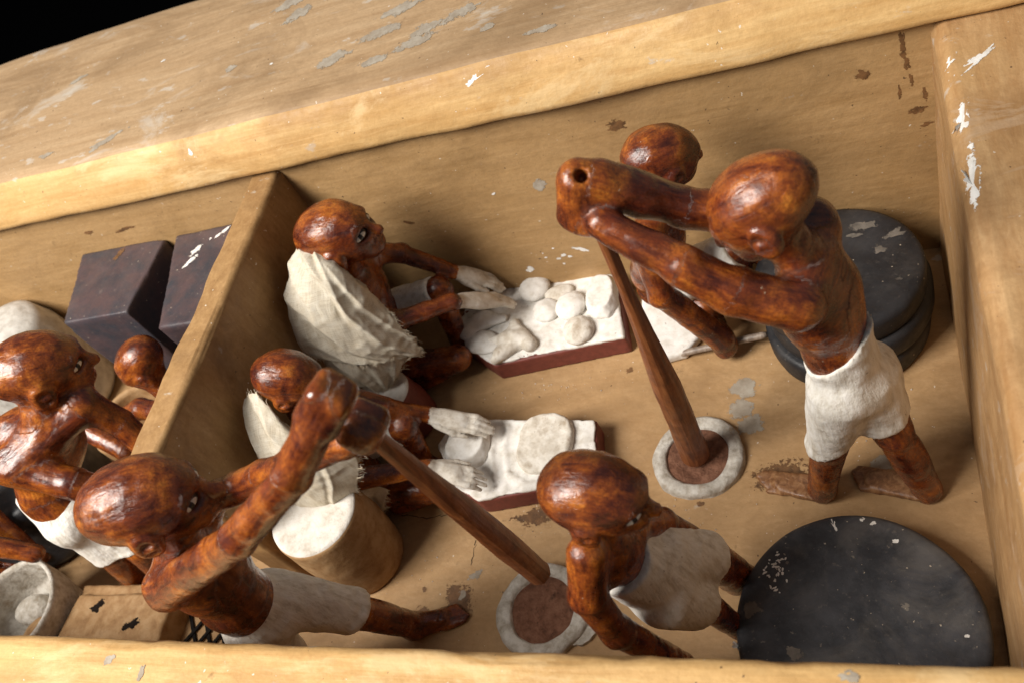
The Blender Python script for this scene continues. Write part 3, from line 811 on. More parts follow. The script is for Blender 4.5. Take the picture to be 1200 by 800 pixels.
def add_foot(s, ankle, toe, r=0.8):
    a, t = np.array(ankle, float), np.array(toe, float)
    t[2] = 0.45
    d = ax3((t - a) * (1, 1, 0)); sd = np.array([-d[1], d[0], 0]); Ln = np.linalg.norm((t - a)[:2])
    heel = a - d * 0.7; heel[2] = 0.55
    s.cap(heel, a + d * Ln * 0.5 + np.array((0, 0, 0.45 - a[2])), r * 0.95, r * 0.85, 0.5)
    s.cap((a[0], a[1], max(a[2], 1.0)), a + d * Ln * 0.55 + np.array((0, 0, 0.5 - a[2])), r, r * 0.7, 0.6)
    for i, o in enumerate((-0.72, -0.36, 0, 0.36, 0.72)):
        p = a + d * Ln * 0.52 + sd * o * r; p[2] = 0.4
        q = a + d * Ln * (1.0 - 0.07 * abs(i - 1)) + sd * o * r * 1.05; q[2] = 0.28
        s.cap(p, q, 0.34, 0.24, 0.12)

def trunk(s, neck, head_c, shl, shr, chest, waist, pelvis, r=1.0, rw=2.0, rp=2.2, depth=None):
    """continuous torso: shoulders, ribcage, waist, hips, neck"""
    sh, sr, ch, wa, pe = (np.array(x, float) for x in (shl, shr, chest, waist, pelvis))
    s.cap(sh, sr, 1.35 * r, None, 0.9)
    ax = ax3(sr - sh); up = ax3(ch - wa); fr = np.cross(ax, up)
    s.ell(ch, (ax, fr, np.cross(fr, ax)), (np.linalg.norm(sr - sh) * 0.5 + 0.45, 2.05 * r, 3.3 * r), 1.0)
    s.cap(ch, wa, 2.3 * r, rw, 1.2)
    s.cap(wa, pe, rw, rp, 1.0)
    s.cap((sh + sr) / 2 * 0.75 + ch * 0.25, neck, 1.45 * r, 1.15 * r, 0.9)
    s.cap(neck, head_c, 1.15 * r, 1.2 * r, 0.7)

def paint_from(V, zones):
    """1 beyond each plane (point, direction, radius): a hand dipped in white"""
    p = np.zeros(len(V))
    for c, d, rad in zones:
        q = V - np.array(c)
        dn = ax3(d); al = q @ dn; near = (np.linalg.norm(q - al[:, None] * dn, axis=1) < 1.55) & (al > -1.2) & (al < rad)
        p = np.maximum(p, np.where(near, np.clip(0.5 + (q @ ax3(d)) / 1.1, 0, 1), 0))
    return p

def finish(name, label, base, s, seed, zones=(), group=None, h=0.17, kilt=None, kiltclip=None, head=None, k=1.0, kseed=0, kgrow=0.10):
    t = thing(name, label, 'figurine', base, group)
    V, F = carve(s, h, 0.085, 0.40, seed, fine=0.018, facet=0.11)
    body = mesh_obj('body', V, F, M_['varnish'], t, paint=paint_from(V, zones), grain=s.grain(V))
    if kilt is not None:
        V, F = carve(kilt, 0.17, 0.085, 0.40, seed, kgrow, kiltclip, fine=0.03, facet=0.14)
        mesh_obj('kilt', V, F, M_['kilt'], t)
    if head is not None: add_eyes(body, head[0], head[1], k)
    return t, body

def catmull(P, t):
    """P (n,...) control rows, t in [0, n-1]"""
    n = len(P); i = np.clip(np.floor(t).astype(int), 0, n - 2); f = (t - i)
    f = f.reshape(f.shape + (1,) * (P.ndim - 1))
    g = lambda j: P[np.clip(j, 0, n - 1)]
    p0, p1, p2, p3 = g(i - 1), g(i), g(i + 1), g(i + 2)
    return 0.5 * ((2 * p1) + (-p0 + p2) * f + (2 * p0 - 5 * p1 + 4 * p2 - p3) * f ** 2 + (-p0 + 3 * p1 - 3 * p2 + p3) * f ** 3)

def cloth(name, parent, rows, nu=70, nv=70, wr=0.22, seed=0, fray=(0, 1, 1, 1), folds=0.25, fdir=(1, 0), creases=()):
    """draped linen from a coarse net of points, with wrinkles, thickness and frayed edges (top, right, bottom, left)"""
    C = np.array(rows, float)
    U = catmull(C, np.linspace(0, len(C) - 1, nv))                       # nv x cols x 3
    U = catmull(np.swapaxes(U, 0, 1), np.linspace(0, C.shape[1] - 1, nu))  # nu x nv x 3
    P = np.swapaxes(U, 0, 1)
    du = np.gradient(P, axis=1); dv = np.gradient(P, axis=0)
    n = np.cross(du, dv); n /= np.maximum(np.linalg.norm(n, axis=-1, keepdims=True), 1e-9)
    if n.mean((0, 1)) @ np.array((0.35, -0.55, 0.75)) < 0: n = -n
    a, b = np.meshgrid(np.linspace(0, 1, nv), np.linspace(0, 1, nu), indexing='ij')
    w = np.stack([a * fdir[0] * 6 + b * fdir[1] * 6, a * fdir[1] * -1.6 + b * fdir[0] * 1.6, a * 0 + seed], -1)
    ridge = 1 - np.abs(vnoise(w, 1.0, seed)) * 2
    ridge2 = 1 - np.abs(fnoise(P, 0.28, seed + 4, 2)) * 2.4
    cre = np.zeros_like(a); wu = b + 0.05 * fnoise(P, 0.35, seed + 7, 2); wv_ = a + 0.05 * fnoise(P, 0.35, seed + 8, 2)
    for (u0, v0, u1, v1, hgt, wid) in creases:                        # sharp tension folds
        e = np.array((u1 - u0, v1 - v0)); le = np.hypot(*e); e = e / le
        al = ((wu - u0) * e[0] + (wv_ - v0) * e[1]) / le; di = (wu - u0) * -e[1] + (wv_ - v0) * e[0]
        end = np.clip(np.minimum(al, 1 - al) * 4 + 0.6, 0, 1)
        cre += hgt * end * (np.exp(-np.abs(di) / wid) - 0.6 * np.exp(-((di - 1.6 * wid) / wid) ** 2))
    P = P + n * (folds * ridge * 0.3 + folds * ridge2 * 0.35 + wr * 0.7 * (0.5 - np.abs(vnoise(P, 0.55, seed + 31))) + wr * 0.5 * (0.5 - np.abs(vnoise(P, 1.2, seed + 32))) + cre)[..., None]
    jit = np.random.default_rng(seed)
    # uneven cut edges
    for ed in (P[-1], P[:, -1]):
        ed += 0.22 * np.stack([vnoise(ed * 1.0, 1.3, seed + i) for i in range(3)], -1) + 0.05 * jit.normal(size=ed.shape)
    ulen = np.cumsum(np.linalg.norm(np.diff(P, axis=1, prepend=P[:, :1]), axis=-1), 1)
    vlen = np.cumsum(np.linalg.norm(np.diff(P, axis=0, prepend=P[:1]), axis=-1), 0)
    uv = np.stack([ulen, vlen], -1).reshape(-1, 2)
    I = np.arange(nu * nv).reshape(nv, nu)
    F = np.stack([I[:-1, :-1], I[:-1, 1:], I[1:, 1:], I[1:, :-1]], -1).reshape(-1, 4)
    o = mesh_obj(name, P.reshape(-1, 3), F, M_['linen'], parent, uv=uv)
    md = o.modifiers.new('thickness', 'SOLIDIFY'); md.thickness = 0.05 * S; md.offset = 0
    # loose threads
    Vt, Ft = [], []
    edges = [(P[0], -dv[0]), (P[:, -1], du[:, -1]), (P[-1], dv[-1]), (P[:, 0], -du[:, 0])]
    for on, (E, D) in zip(fray, edges):
        if not on: continue
        m = len(E)
        for q in range(int(m * 2.2 * on)):
            tt = jit.uniform(0, m - 1.001); i = int(tt); f = tt - i
            p = E[i] * (1 - f) + E[i + 1] * f
            dd = D[i] / max(np.linalg.norm(D[i]), 1e-6)
            ln = min(jit.gamma(1.6, 0.13), 0.7) + 0.06
            tang = ax3(E[i + 1] - E[i] + 1e-6)
            bend = tang * jit.normal() * 0.5 + np.array((0, 0, jit.normal() * 0.35))
            wv = tang * 0.018
            pts = [p - dd * 0.12, p + dd * ln * 0.5 + bend * ln * 0.2, p + dd * ln + bend * ln * 0.7]
            b0 = len(Vt)
            up = np.cross(tang, dd) * 0.018
            for x in pts:
                Vt += [x - wv, x + wv, x + up]
            for z in (0, 3):
                for e0, e1 in ((0, 1), (1, 2), (2, 0)):
                    Ft.append((b0 + z + e0, b0 + z + e1, b0 + z + 3 + e1, b0 + z + 3 + e0))
    if Vt:
        fo = mesh_obj('fringe', np.array(Vt), np.array(Ft), M_['thread'], o, smooth=False)
        fo['kind'] = 'stuff'
    return o

# ---- the man at the right, pounding with his pestle down in the mortar
def man_pounding():
    base = (-6.8, -21.5, 0)
    s = SDF()
    at, A = add_head(s, (-9.35, -21.35, 30.0), 178, -26, 1.0, 8)
    trunk(s, (-8.5, -21.3, 27.0), (-9.0, -21.3, 28.8), (-8.3, -23.3, 25.0), (-7.3, -19.2, 25.3), (-7.7, -21.2, 22.4), (-7.35, -21.3, 18.0), (-6.8, -21.3, 14.6), 0.92, 1.75, 2.0)
    s.line([(-8.5, -24.0, 25.3), (-11.20, -23.95, 27.09), (-13.30, -23.50, 28.99), (-16.89, -21.90, 31.18)], [1.28, 1.18, 1.0, 0.85], 0.8)
    s.line([(-7.6, -19.0, 26.2), (-13.49, -19.40, 28.86), (-16.88, -20.30, 32.38)], [1.2, 1.08, 1.25], 0.8)
    s.cap((-17.69, -20.50, 33.09), (-18.31, -20.90, 31.19), 1.08, 1.05, 0.35)
    s.cap((-16.97, -20.30, 32.10), (-17.74, -21.20, 30.86), 1.0, 0.9, 0.4)
    s.cap((-17.03, -21.40, 34.24), (-17.40, -20.70, 33.22), 0.38, 0.30, 0.08, 's')
    s.line([(-7.5, -22.0, 14.2), (-8.9, -21.6, 7.4), (-10.1, -21.6, 0.6)], [1.75, 1.22, 0.98], 0.8)
    s.line([(-6.0, -20.9, 14.2), (-4.9, -21.5, 8.2), (-3.2, -21.8, 0.6)], [1.75, 1.25, 1.0], 0.8)
    kl = SDF()
    kl.cap((-7.2, -21.3, 20.4), (-7.35, -21.3, 17.8), 1.95, 1.80, 0.9); kl.cap((-7.35, -21.3, 18.0), (-6.8, -21.3, 14.6), 1.78, 2.05, 0.9)
    kl.line([(-7.5, -22.0, 14.2), (-8.9, -21.6, 7.4), (-9.4, -21.6, 4)], [1.85, 1.34, 1.2], 0.9)
    kl.line([(-6.0, -20.9, 14.2), (-4.9, -21.5, 8.2), (-4.2, -21.6, 5)], [1.85, 1.38, 1.25], 0.9)
    t, b = finish('figurine', 'standing man with arms stretched out, white kilt, driving his pestle into the mortar', base, s, 11, head=(at, A), k=1.0,
           kilt=kl, kiltclip=[((-0.49, 0, 0.87), 0.87 * 7.8 + 0.49 * 8.9, 0.10), ((0.62, 0, -0.784), -0.62 * 7.1 - 0.784 * 18.6, 0.22)], group=None)
    for ank, toe in (((-10.6, -21.3, 0.35), (-14.6, -20.4, 0.3)), ((-4.3, -21.5, 0.35), (-8.0, -20.4, 0.3))):
        fs = SDF(); add_foot(fs, ank, toe, 0.95)
        V, F = carve(fs, 0.15, 0.16, 0.6, 5, clip=[((0, 0, -1), -0.85, 0.1)], fine=0.05); mesh_obj('foot', V, F, M_['foot'], t)
    V, F = ellipsoid_mesh((-16.26, -21.30, 30.24), ((1, 0, 0), (0, 1, 0), (0, 0, 1)), (0.26, 0.26, 0.2))
    mesh_obj('nail_head', V, F, M_['nail'], t)
    return t
man_pounding()

def pestle(label, top, bottom, prof, sides=9, seed=0):
    a, b = np.array(bottom, float), np.array(top, float)
    ln = np.linalg.norm(b - a)
    pr = [(0.02, 0), (prof[0][1] * 0.82, 0.03), (prof[0][1], 0.35)]
    for f in np.linspace(0.04, 0.98, 28):
        pr.append((float(np.interp(f, [q[0] for q in prof], [q[1] for q in prof])), f * ln))
    pr += [(prof[-1][1] * 0.8, ln), (0.02, ln)]
    V, F = lathe_mesh(pr, a, sides * 3, b - a, 0.0)
    # hand-cut facets
    z = ax3(b - a); q = V - a; hgt = q @ z; rad = q - hgt[:, None] * z
    x = ax3(np.cross((0.13, 0.9, 0.3), z)); y = np.cross(z, x)
    an = np.arctan2(rad @ y, rad @ x); w = 2 * math.pi / sides
    fac = math.cos(w / 2) / np.cos((an % w) - w / 2)
    V = a + hgt[:, None] * z + rad * (0.45 + 0.55 * fac)[:, None]
    V += rad * 0.10 * fnoise(V * 0.9, 0.5, seed, 2)[:, None]
    o = mesh_obj('pestle', V, F[:, ::1], M_['pestle'], None, a, smooth=False)
    return tag(o, label, 'pestle', 'wooden pestles')
pestle('long pestle standing in the clay of the mortar beside the standing man', (-17.60, -20.70, 29.62), (-19.32, -18.19, 0.70), [(0, 1.12), (0.1, 1.12), (0.4, 0.95), (0.62, 0.62), (0.8, 0.42), (1, 0.40)], 11, 1)
pestle('faceted pestle raised slanting above an empty mortar by the bending man', (-25.93, -34.20, 33.62), (-27.04, -31.40, 9.81), [(0, 0.86), (0.3, 0.86), (0.6, 0.74), (0.82, 0.52), (1, 0.44)], 7, 2)

# ---- the man at the left front, pestle lifted
def man_lifting():
    base = (-43.5, -34.0, 0)
    s = SDF()
    hc = (-42.3, -34.8, 28.8)
    at, A = add_head(s, hc, 20, -6, 1.12, 0, 1.10)
    trunk(s, (-42.6, -35.4, 25.8), (-42.4, -35.0, 27.8), (-43.6, -37.4, 24.0), (-43.0, -33.0, 24.4), (-44.0, -35.5, 21.6), (-45.0, -35.8, 17.0), (-45.0, -35.6, 14.2), 1.0, 2.1, 2.2)
    s.line([(-43.9, -37.9, 23.9), (-33.53, -37.90, 30.61), (-28.19, -36.90, 34.49), (-25.58, -35.70, 36.98)], [1.15, 0.90, 0.84, 0.88], 0.8)
    ad = np.array((-24.22, -35.30, 38.42)) - np.array((-27.62, -36.20, 35.16))
    s.rbox((-25.05, -35.40, 37.32), (ad, (0.3, -0.8, 0.5), (0.7, 0.5, 0.4)), (1.35, 0.95, 1.0), 0.55, 0.3)
    s.line([(-42.9, -32.9, 24.6), (-36.05, -32.90, 27.62), (-27.61, -33.90, 32.08)], [1.05, 0.85, 0.85], 0.8)
    s.rbox((-25.81, -34.30, 33.85), (ad, (0.3, -0.8, 0.5), (0.7, 0.5, 0.4)), (1.0, 1.0, 1.0), 0.6, 0.08)
    s.rbox((-24.99, -35.30, 36.15), (np.array((-25.81, -34.30, 33.77)) - np.array((-25.12, -35.40, 37.20)), ad, (0, 0, 1)), (0.07, 1.5, 1.4), 0.03, 0.04, 's')
    s.line([(-44.4, -34.7, 13.6), (-42.0, -33.4, 8.2), (-40.9, -32.0, 0.9)], [1.85, 1.3, 1.0], 0.9)
    s.line([(-45.7, -36.5, 13.6), (-47.4, -36.5, 7.5), (-49.0, -36.4, 0.9)], [1.85, 1.3, 1.0], 0.9)
    add_foot(s, (-40.9, -32.0, 0.9), (-36.9, -30.6, 0.4), 0.85); add_foot(s, (-49, -36.4, 0.9), (-45.2, -36.4, 0.4), 0.85)
    kl = SDF()
    kl.cap((-45.0, -35.8, 17.4), (-45.0, -35.6, 14.2), 2.1, 2.25, 0.9)
    kl.line([(-44.4, -34.7, 13.6), (-42.0, -33.4, 8.2), (-41.5, -32.8, 4)], [1.95, 1.5, 1.3], 1.0)
    kl.line([(-45.7, -36.5, 13.6), (-47.4, -36.5, 7.5), (-48.2, -36.4, 4)], [1.95, 1.5, 1.3], 1.0)
    finish('figurine', 'bending man in a white kilt lifting a slanting pestle with both raised hands', base, s, 23, head=(at, A), k=1.12, kilt=kl,
           kiltclip=[((-0.35, 0, 0.94), 0.94 * 7.6 + 0.35 * 42.0, 0.10), ((0, 0, -1), -17.0, 0.2)])
man_lifting()

# ---- the man between mortar and large disc
def man_stooping():
    base = (-17.0, -31.5, 0)
    s = SDF()
    at, A = add_head(s, (-18.20, -33.30, 24.42), -8, -8, 0.93, 0, 1.04)
    trunk(s, (-19.09, -33.50, 20.75), (-18.48, -33.40, 23.52), (-19.76, -34.60, 20.06), (-19.03, -32.00, 17.17), (-19.76, -33.30, 17.78), (-19.57, -32.80, 14.77), (-18.62, -32.00, 10.95), 0.62, 1.35, 1.7)
    s.line([(-19.53, -35.00, 21.45), (-20.47, -36.00, 18.33), (-20.25, -36.30, 13.75), (-18.67, -35.40, 4.77)], [1.05, 1.0, 0.92, 0.8], 0.6)
    s.line([(-18.95, -31.70, 17.18), (-18.16, -29.60, 13.21), (-16.34, -28.60, 6.17), (-14.54, -27.60, -2.78)], [0.95, 0.88, 0.8, 0.75], 0.6)
    s.line([(-18.28, -31.30, 12.38), (-16.56, -29.90, 8.59), (-16.14, -28.64, 0.90)], [1.2, 0.95, 0.8], 0.8)
    s.line([(-18.37, -33.20, 11.04), (-16.96, -32.10, 6.51), (-15.90, -31.75, 0.90)], [1.2, 0.95, 0.8], 0.8)
    kl = SDF()
    kl.cap((-19.94, -33.30, 17.20), (-18.70, -32.10, 11.20), 1.8, 2.3, 0.9)
    kl.line([(-18.51, -31.40, 12.88), (-16.58, -29.80, 8.48), (-15.89, -29.30, 6.15)], [1.75, 1.5, 1.4], 0.5)
    kl.line([(-18.48, -33.30, 11.03), (-17.00, -32.10, 6.36), (-16.36, -31.70, 3.72)], [1.75, 1.5, 1.4], 0.5)
    a = np.array((-19.59, -33.10, 15.99)); e = np.array((-16.87, -31.05, 7.55)); d = ax3(e - a)
    finish('figurine', 'stooping man in a white kilt reaching down beside the large black disc', base, s, 37, head=(at, A), k=0.93, kilt=kl,
           kiltclip=[(d, float(a @ d), 0.12), (-d, -float(e @ d), 0.12)])
man_stooping()

# ---- squatting man by the back wall, hand on a stick
def man_squatting():
    base = (-19.5, -6.0, 0)
    s = SDF()
    at, A = add_head(s, (-17.41, -6.20, 20.62), 34, -18, 0.97)
    trunk(s, (-18.3, -6.4, 17.2), (-17.8, -6.2, 19.0), (-19.8, -8.4, 15.4), (-18.8, -4.2, 15.6), (-19.9, -6.2, 12.6), (-21.8, -4.9, 7.6), (-22.9, -3.4, 4.0), 0.86, 1.5, 1.3)
    s.line([(-19.9, -8.7, 15.2), (-20.00, -9.60, 10.25), (-17.02, -8.81, 2.60)], [1.15, 1.0, 1.05], 0.8)
    s.cap((-17.50, -8.17, 3.00), (-16.95, -8.72, 1.60), 1.1, 1.05, 0.3)
    s.line([(-18.8, -4.1, 15.4), (-15.5, -3.2, 11.0), (-13.0, -4.0, 6.5)], [1.1, 0.9, 0.8], 0.8)
    s.line([(-21.4, -5.0, 5.2), (-15.2, -4.6, 8.5), (-15.0, -4.6, 0.9)], [1.6, 1.3, 0.9], 0.6)
    s.line([(-22.4, -4.2, 4.2), (-18.2, -6.0, 3.6), (-17.8, -6.0, 1.0)], [1.3, 1.1, 0.8], 0.6)
    add_foot(s, (-15.0, -4.6, 0.9), (-11.8, -4.6, 0.4), 0.75)
    kl = SDF().line([(-21.4, -5.0, 5.2), (-15.2, -4.6, 8.5)], [1.95, 1.6], 0.3)
    d = ax3((6.3, 0.3, 3.3))
    finish('figurine', 'squatting man against the back wall, his fist on a thin grey stick', base, s, 41, head=(at, A), k=0.97, kilt=kl,
           kiltclip=[(d, float(np.array((-20.6, -4.75, 5.1)) @ d), 0.1), (-d, -float(np.array((-14.9, -4.6, 8.7)) @ d), 0.1)])
man_squatting()

# ---- the two bakers with linen shawls
def baker(label, base, head_c, az, pitch, k, neck, shn, shf, chest, waist, pelvis, far, near, farhand, nearhand, thigh, shin, nearleg, seed):
    s = SDF()
    at, A = add_head(s, head_c, az, pitch, k)
    trunk(s, neck, tuple(np.array(neck) * 0.4 + np.array(head_c) * 0.6), shn, shf, chest, waist, pelvis, 0.88, 1.75, 1.9)
    s.line([shf] + far, [1.05, 0.85, 0.66], 0.8); s.line([shn] + near, [1.1, 0.92, 0.72], 0.8)
    z1 = add_hand(s, far[-1], farhand, (0.15, -0.1, 1), 0.88, -1, 0.5); z2 = add_hand(s, near[-1], nearhand, (0.15, -0.1, 1), 0.92, 1, 0.5)
    s.line(thigh + shin, [1.45, 1.2, 0.85], 0.6)
    s.line(nearleg, [1.5, 1.25, 0.9], 0.6)
    add_foot(s, shin[-1], tuple(np.array(shin[-1]) + (3.0, 0, 0)), 0.7)
    kl = SDF().line(thigh, [1.55, 1.30], 0.3)
    a, e = np.array(thigh[0]), np.array(thigh[1]); d = ax3(e - a); e = e - d * 0.35
    zones = [(z1[0] - z1[1] * 0.4, z1[1], 9.0), (z2[0] - z2[1] * 0.4, z2[1], 9.0)]
    return finish('figurine', label, base, s, seed, zones, None, 0.15, kl, [(d, float(a @ d), 0.05), (-d, -float(e @ d), 0.1)], (at, A), k)

b1, b1b = baker('squatting baker with linen shawl, whitened hands on the tray full of loaves', (-45.5, -6.5, 0), (-44.6, -6.3, 19.1), 2, 8, 1.2,
      (-45.7, -6.6, 15.7), (-46.2, -9.2, 13.2), (-45.6, -3.9, 14.2), (-46.4, -6.6, 11.5), (-47.4, -6.4, 6.4), (-47.6, -6.3, 2.6),
      [(-43.50, -2.60, 12.09), (-40.25, -2.20, 8.36)], [(-42.75, -9.60, 11.16), (-38.92, -6.60, 9.22)], (-37.05, -0.77, 4.00), (-35.75, -2.63, 3.90),
      [(-46.6, -4.6, 7.4), (-41.0, -4.4, 8.6)], [(-42.3, -5.0, 0.9)], [(-47.4, -8.4, 3.2), (-41.2, -7.8, 2.7), (-45.5, -9.0, 1.1)], 53)
cloth('shawl', b1, [
    [(-48.19, -6.90, 19.41), (-46.52, -7.60, 20.05), (-45.47, -8.20, 19.45), (-45.06, -8.40, 18.31)],
    [(-49.00, -8.90, 18.46), (-45.74, -10.10, 19.22), (-43.68, -10.20, 17.82), (-43.22, -9.40, 14.57)],
    [(-49.95, -10.60, 16.58), (-46.31, -11.60, 16.58), (-43.80, -11.40, 14.18), (-42.24, -10.20, 11.52)],
    [(-50.32, -12.30, 13.49), (-47.03, -12.60, 12.81), (-44.20, -12.20, 10.96), (-41.79, -10.40, 8.18)],
    [(-50.09, -12.60, 12.09), (-47.09, -13.00, 10.85), (-44.34, -12.60, 9.78), (-42.36, -11.00, 8.11)]], 110, 110, 0.26, 5, (0.2, 1, 1, 0), 0.20, (0.4, 1),
    [(0.12, 0.02, 0.90, 0.80, 0.42, 0.05), (0.0, 0.42, 0.66, 0.86, 0.40, 0.05), (0.38, 0.05, 0.55, 0.5, 0.22, 0.04), (0.0, 0.18, 0.3, 0.55, 0.24, 0.05), (0.52, 0.22, 1.0, 0.62, 0.22, 0.04), (0.55, 0.70, 0.98, 0.90, 0.22, 0.05), (0.15, 0.72, 0.5, 1.0, 0.22, 0.06)])
cloth('shawl_fold', b1, [
    [(-49.53, -12.00, 11.90), (-47.06, -12.30, 11.11), (-44.79, -12.00, 10.01), (-43.01, -11.00, 8.49)],
    [(-49.76, -12.30, 9.74), (-47.30, -12.90, 9.41), (-45.45, -12.40, 8.07), (-43.99, -11.40, 7.12)],
    [(-49.21, -12.60, 8.46), (-47.74, -13.00, 7.45), (-46.63, -12.50, 5.63), (-45.70, -11.90, 5.68)]], 60, 46, 0.25, 25, (0, 1, 1, 0.2), 0.2, (0.3, 1),
    [(0.1, 0.1, 0.6, 1.0, 0.3, 0.06), (0.5, 0.0, 0.8, 1.0, 0.3, 0.05), (0.85, 0.2, 0.9, 1.0, 0.22, 0.05)])

b2, b2b = baker('squatting baker with linen shawl, whitened hands kneading on the tray with one flat loaf', (-46.5, -19.5, 0), (-46.0, -19.2, 17.6), 4, -24, 0.93,
      (-47.2, -19.6, 14.2), (-47.2, -22.2, 12.2), (-46.5, -17.0, 12.5), (-47.5, -19.6, 10.2), (-48.1, -19.5, 5.8), (-48.2, -19.5, 2.5),
      [(-43.06, -16.90, 9.28), (-40.61, -16.17, 6.60)], [(-44.96, -22.40, 7.61), (-39.83, -20.92, 6.00)], (-35.44, -16.58, 4.20), (-35.42, -21.17, 3.80),
      [(-47.2, -17.6, 5.2), (-42.2, -17.6, 7.2)], [(-43.2, -17.8, 0.9)], [(-47.6, -21.4, 3.2), (-40.6, -20.9, 2.7), (-45.0, -21.6, 1.1)], 67)
cloth('shawl', b2, [
    [(-50.48, -20.00, 16.64), (-48.25, -20.60, 18.25), (-47.11, -21.50, 17.84), (-46.64, -22.20, 16.48)],
    [(-50.40, -21.80, 15.80), (-47.80, -23.20, 16.08), (-45.41, -23.90, 15.49), (-43.96, -23.70, 14.43)],
    [(-49.64, -23.60, 14.66), (-47.39, -24.60, 14.50), (-44.32, -24.90, 14.33), (-41.40, -23.70, 13.47)],
    [(-49.28, -24.70, 12.10), (-47.22, -25.30, 12.09), (-44.90, -25.30, 11.44), (-43.19, -24.10, 9.89)],
    [(-50.43, -24.80, 8.97), (-48.97, -25.30, 8.65), (-46.97, -25.30, 7.56), (-46.18, -24.20, 4.67)]], 110, 100, 0.18, 9, (0.2, 1, 1, 0), 0.05, (1, 0.2),
    [(0.05, 0.0, 0.25, 0.9, 0.34, 0.06), (0.45, 0.1, 0.38, 1.0, 0.16, 0.06), (0.76, 0.3, 0.74, 1.0, 0.16, 0.025), (0.2, 0.0, 0.75, 0.45, 0.25, 0.06)])
cloth('shawl_end', b2, [
    [(-45.93, -22.90, 7.78), (-44.74, -22.80, 7.77), (-44.02, -22.50, 6.66), (-43.60, -22.20, 5.25)],
    [(-47.30, -23.00, 5.47), (-45.29, -23.40, 6.28), (-45.09, -22.90, 4.60), (-44.16, -22.90, 4.21)],
    [(-48.43, -23.20, 3.53), (-47.33, -23.00, 3.03), (-45.91, -23.40, 2.94), (-45.68, -22.80, 2.14)]], 36, 30, 0.25, 14, (0, 1, 1, 0), 0.25, (0.3, 1))

# ---- the figures beyond the partition
def man_leaning():
    base = (-67, -26.5, 0)
    s = SDF()
    hc = (-63.95, -20.82, 24.50)
    at, A = add_head(s, hc, 34, -16, 1.22, 0, 1.05)
    trunk(s, (-64.71, -23.04, 22.50), (-64.22, -21.58, 23.80), (-67.13, -26.76, 20.50), (-62.86, -22.60, 21.00), (-67.42, -24.31, 19.50), (-68.45, -26.65, 16.00), (-67.88, -27.72, 13.40), 1.08, 2.1, 2.3)
    s.line([(-67.92, -26.72, 20.50), (-63.49, -27.21, 18.00), (-59.67, -27.16, 14.00)], [1.5, 1.25, 1.0], 0.8)
    s.line([(-62.08, -22.02, 21.20), (-61.38, -21.96, 18.00), (-58.89, -23.93, 12.00)], [1.3, 1.1, 0.95], 0.8)
    s.line([(-68.43, -27.25, 13.60), (-67.89, -28.38, 8.50), (-70.43, -29.13, 0.90)], [1.95, 1.5, 1.1], 0.8)
    s.line([(-66.80, -26.70, 13.60), (-65.08, -28.06, 8.00), (-65.80, -29.12, 0.90)], [1.9, 1.4, 1.1], 0.8)
    kl = SDF()
    kl.cap((-69.38, -25.95, 17.00), (-67.88, -27.72, 13.40), 2.15, 2.35, 0.9)
    kl.line([(-68.43, -27.25, 13.60), (-67.84, -28.46, 8.30), (-68.27, -28.95, 6.50)], [2.05, 1.62, 1.5], 0.8)
    kl.line([(-66.80, -26.70, 13.60), (-65.39, -27.88, 8.30), (-65.19, -28.59, 6.50)], [2.0, 1.55, 1.4], 0.8)
    a = np.array((-69.54, -25.79, 16.40)); e = np.array((-68.36, -28.40, 8.00)); d = ax3(e - a)
    finish('figurine', 'man in a white kilt leaning forward beyond the partition, beside the tan chest', base, s, 71, head=(at, A), k=1.22, kilt=kl, h=0.2,
           kiltclip=[(d, float(a @ d), 0.12), (-d, -float(e @ d), 0.12)])
man_leaning()

def man_crouching():
    base = (-67.0, -13.0, 0)
    s = SDF()
    at, A = add_head(s, (-68.12, -12.30, 13.20), 200, -30, 0.96)
    trunk(s, (-67.4, -13.2, 10.8), (-68.0, -12.6, 12.2), (-67.0, -15.4, 9.0), (-66.8, -11.2, 9.0), (-66.2, -13.3, 6.6), (-65.4, -13.3, 4.2), (-65.2, -13.3, 2.4), 0.85, 1.8, 1.9)
    s.line([(-67.0, -15.4, 9.0), (-70.87, -14.44, 9.20), (-72.46, -14.82, 8.80)], [1.1, 1.0, 1.05], 0.7)
    s.line([(-66.8, -16.2, 7.6), (-67.83, -20.25, 11.00), (-72.11, -18.79, 13.00)], [1.0, 0.95, 0.9], 0.7)
    s.line([(-65.6, -15.0, 3.0), (-70.5, -16.0, 4.2), (-70.0, -16.0, 0.9)], [1.6, 1.25, 0.85], 0.6)
    s.line([(-65.6, -11.6, 3.0), (-70.5, -10.8, 4.2), (-70.0, -10.8, 0.9)], [1.6, 1.25, 0.85], 0.6)
    kl = SDF().line([(-65.6, -15.0, 3.0), (-70.5, -16.0, 4.2)], [1.7, 1.36], 0.3)
    finish('figurine', 'crouching dark-headed man half hidden behind the partition, before the dark blocks', base, s, 83, head=(at, A), k=0.96, kilt=kl, h=0.2,
           kiltclip=[((1, 0, 0), -69.6, 0.1)])
man_crouching()

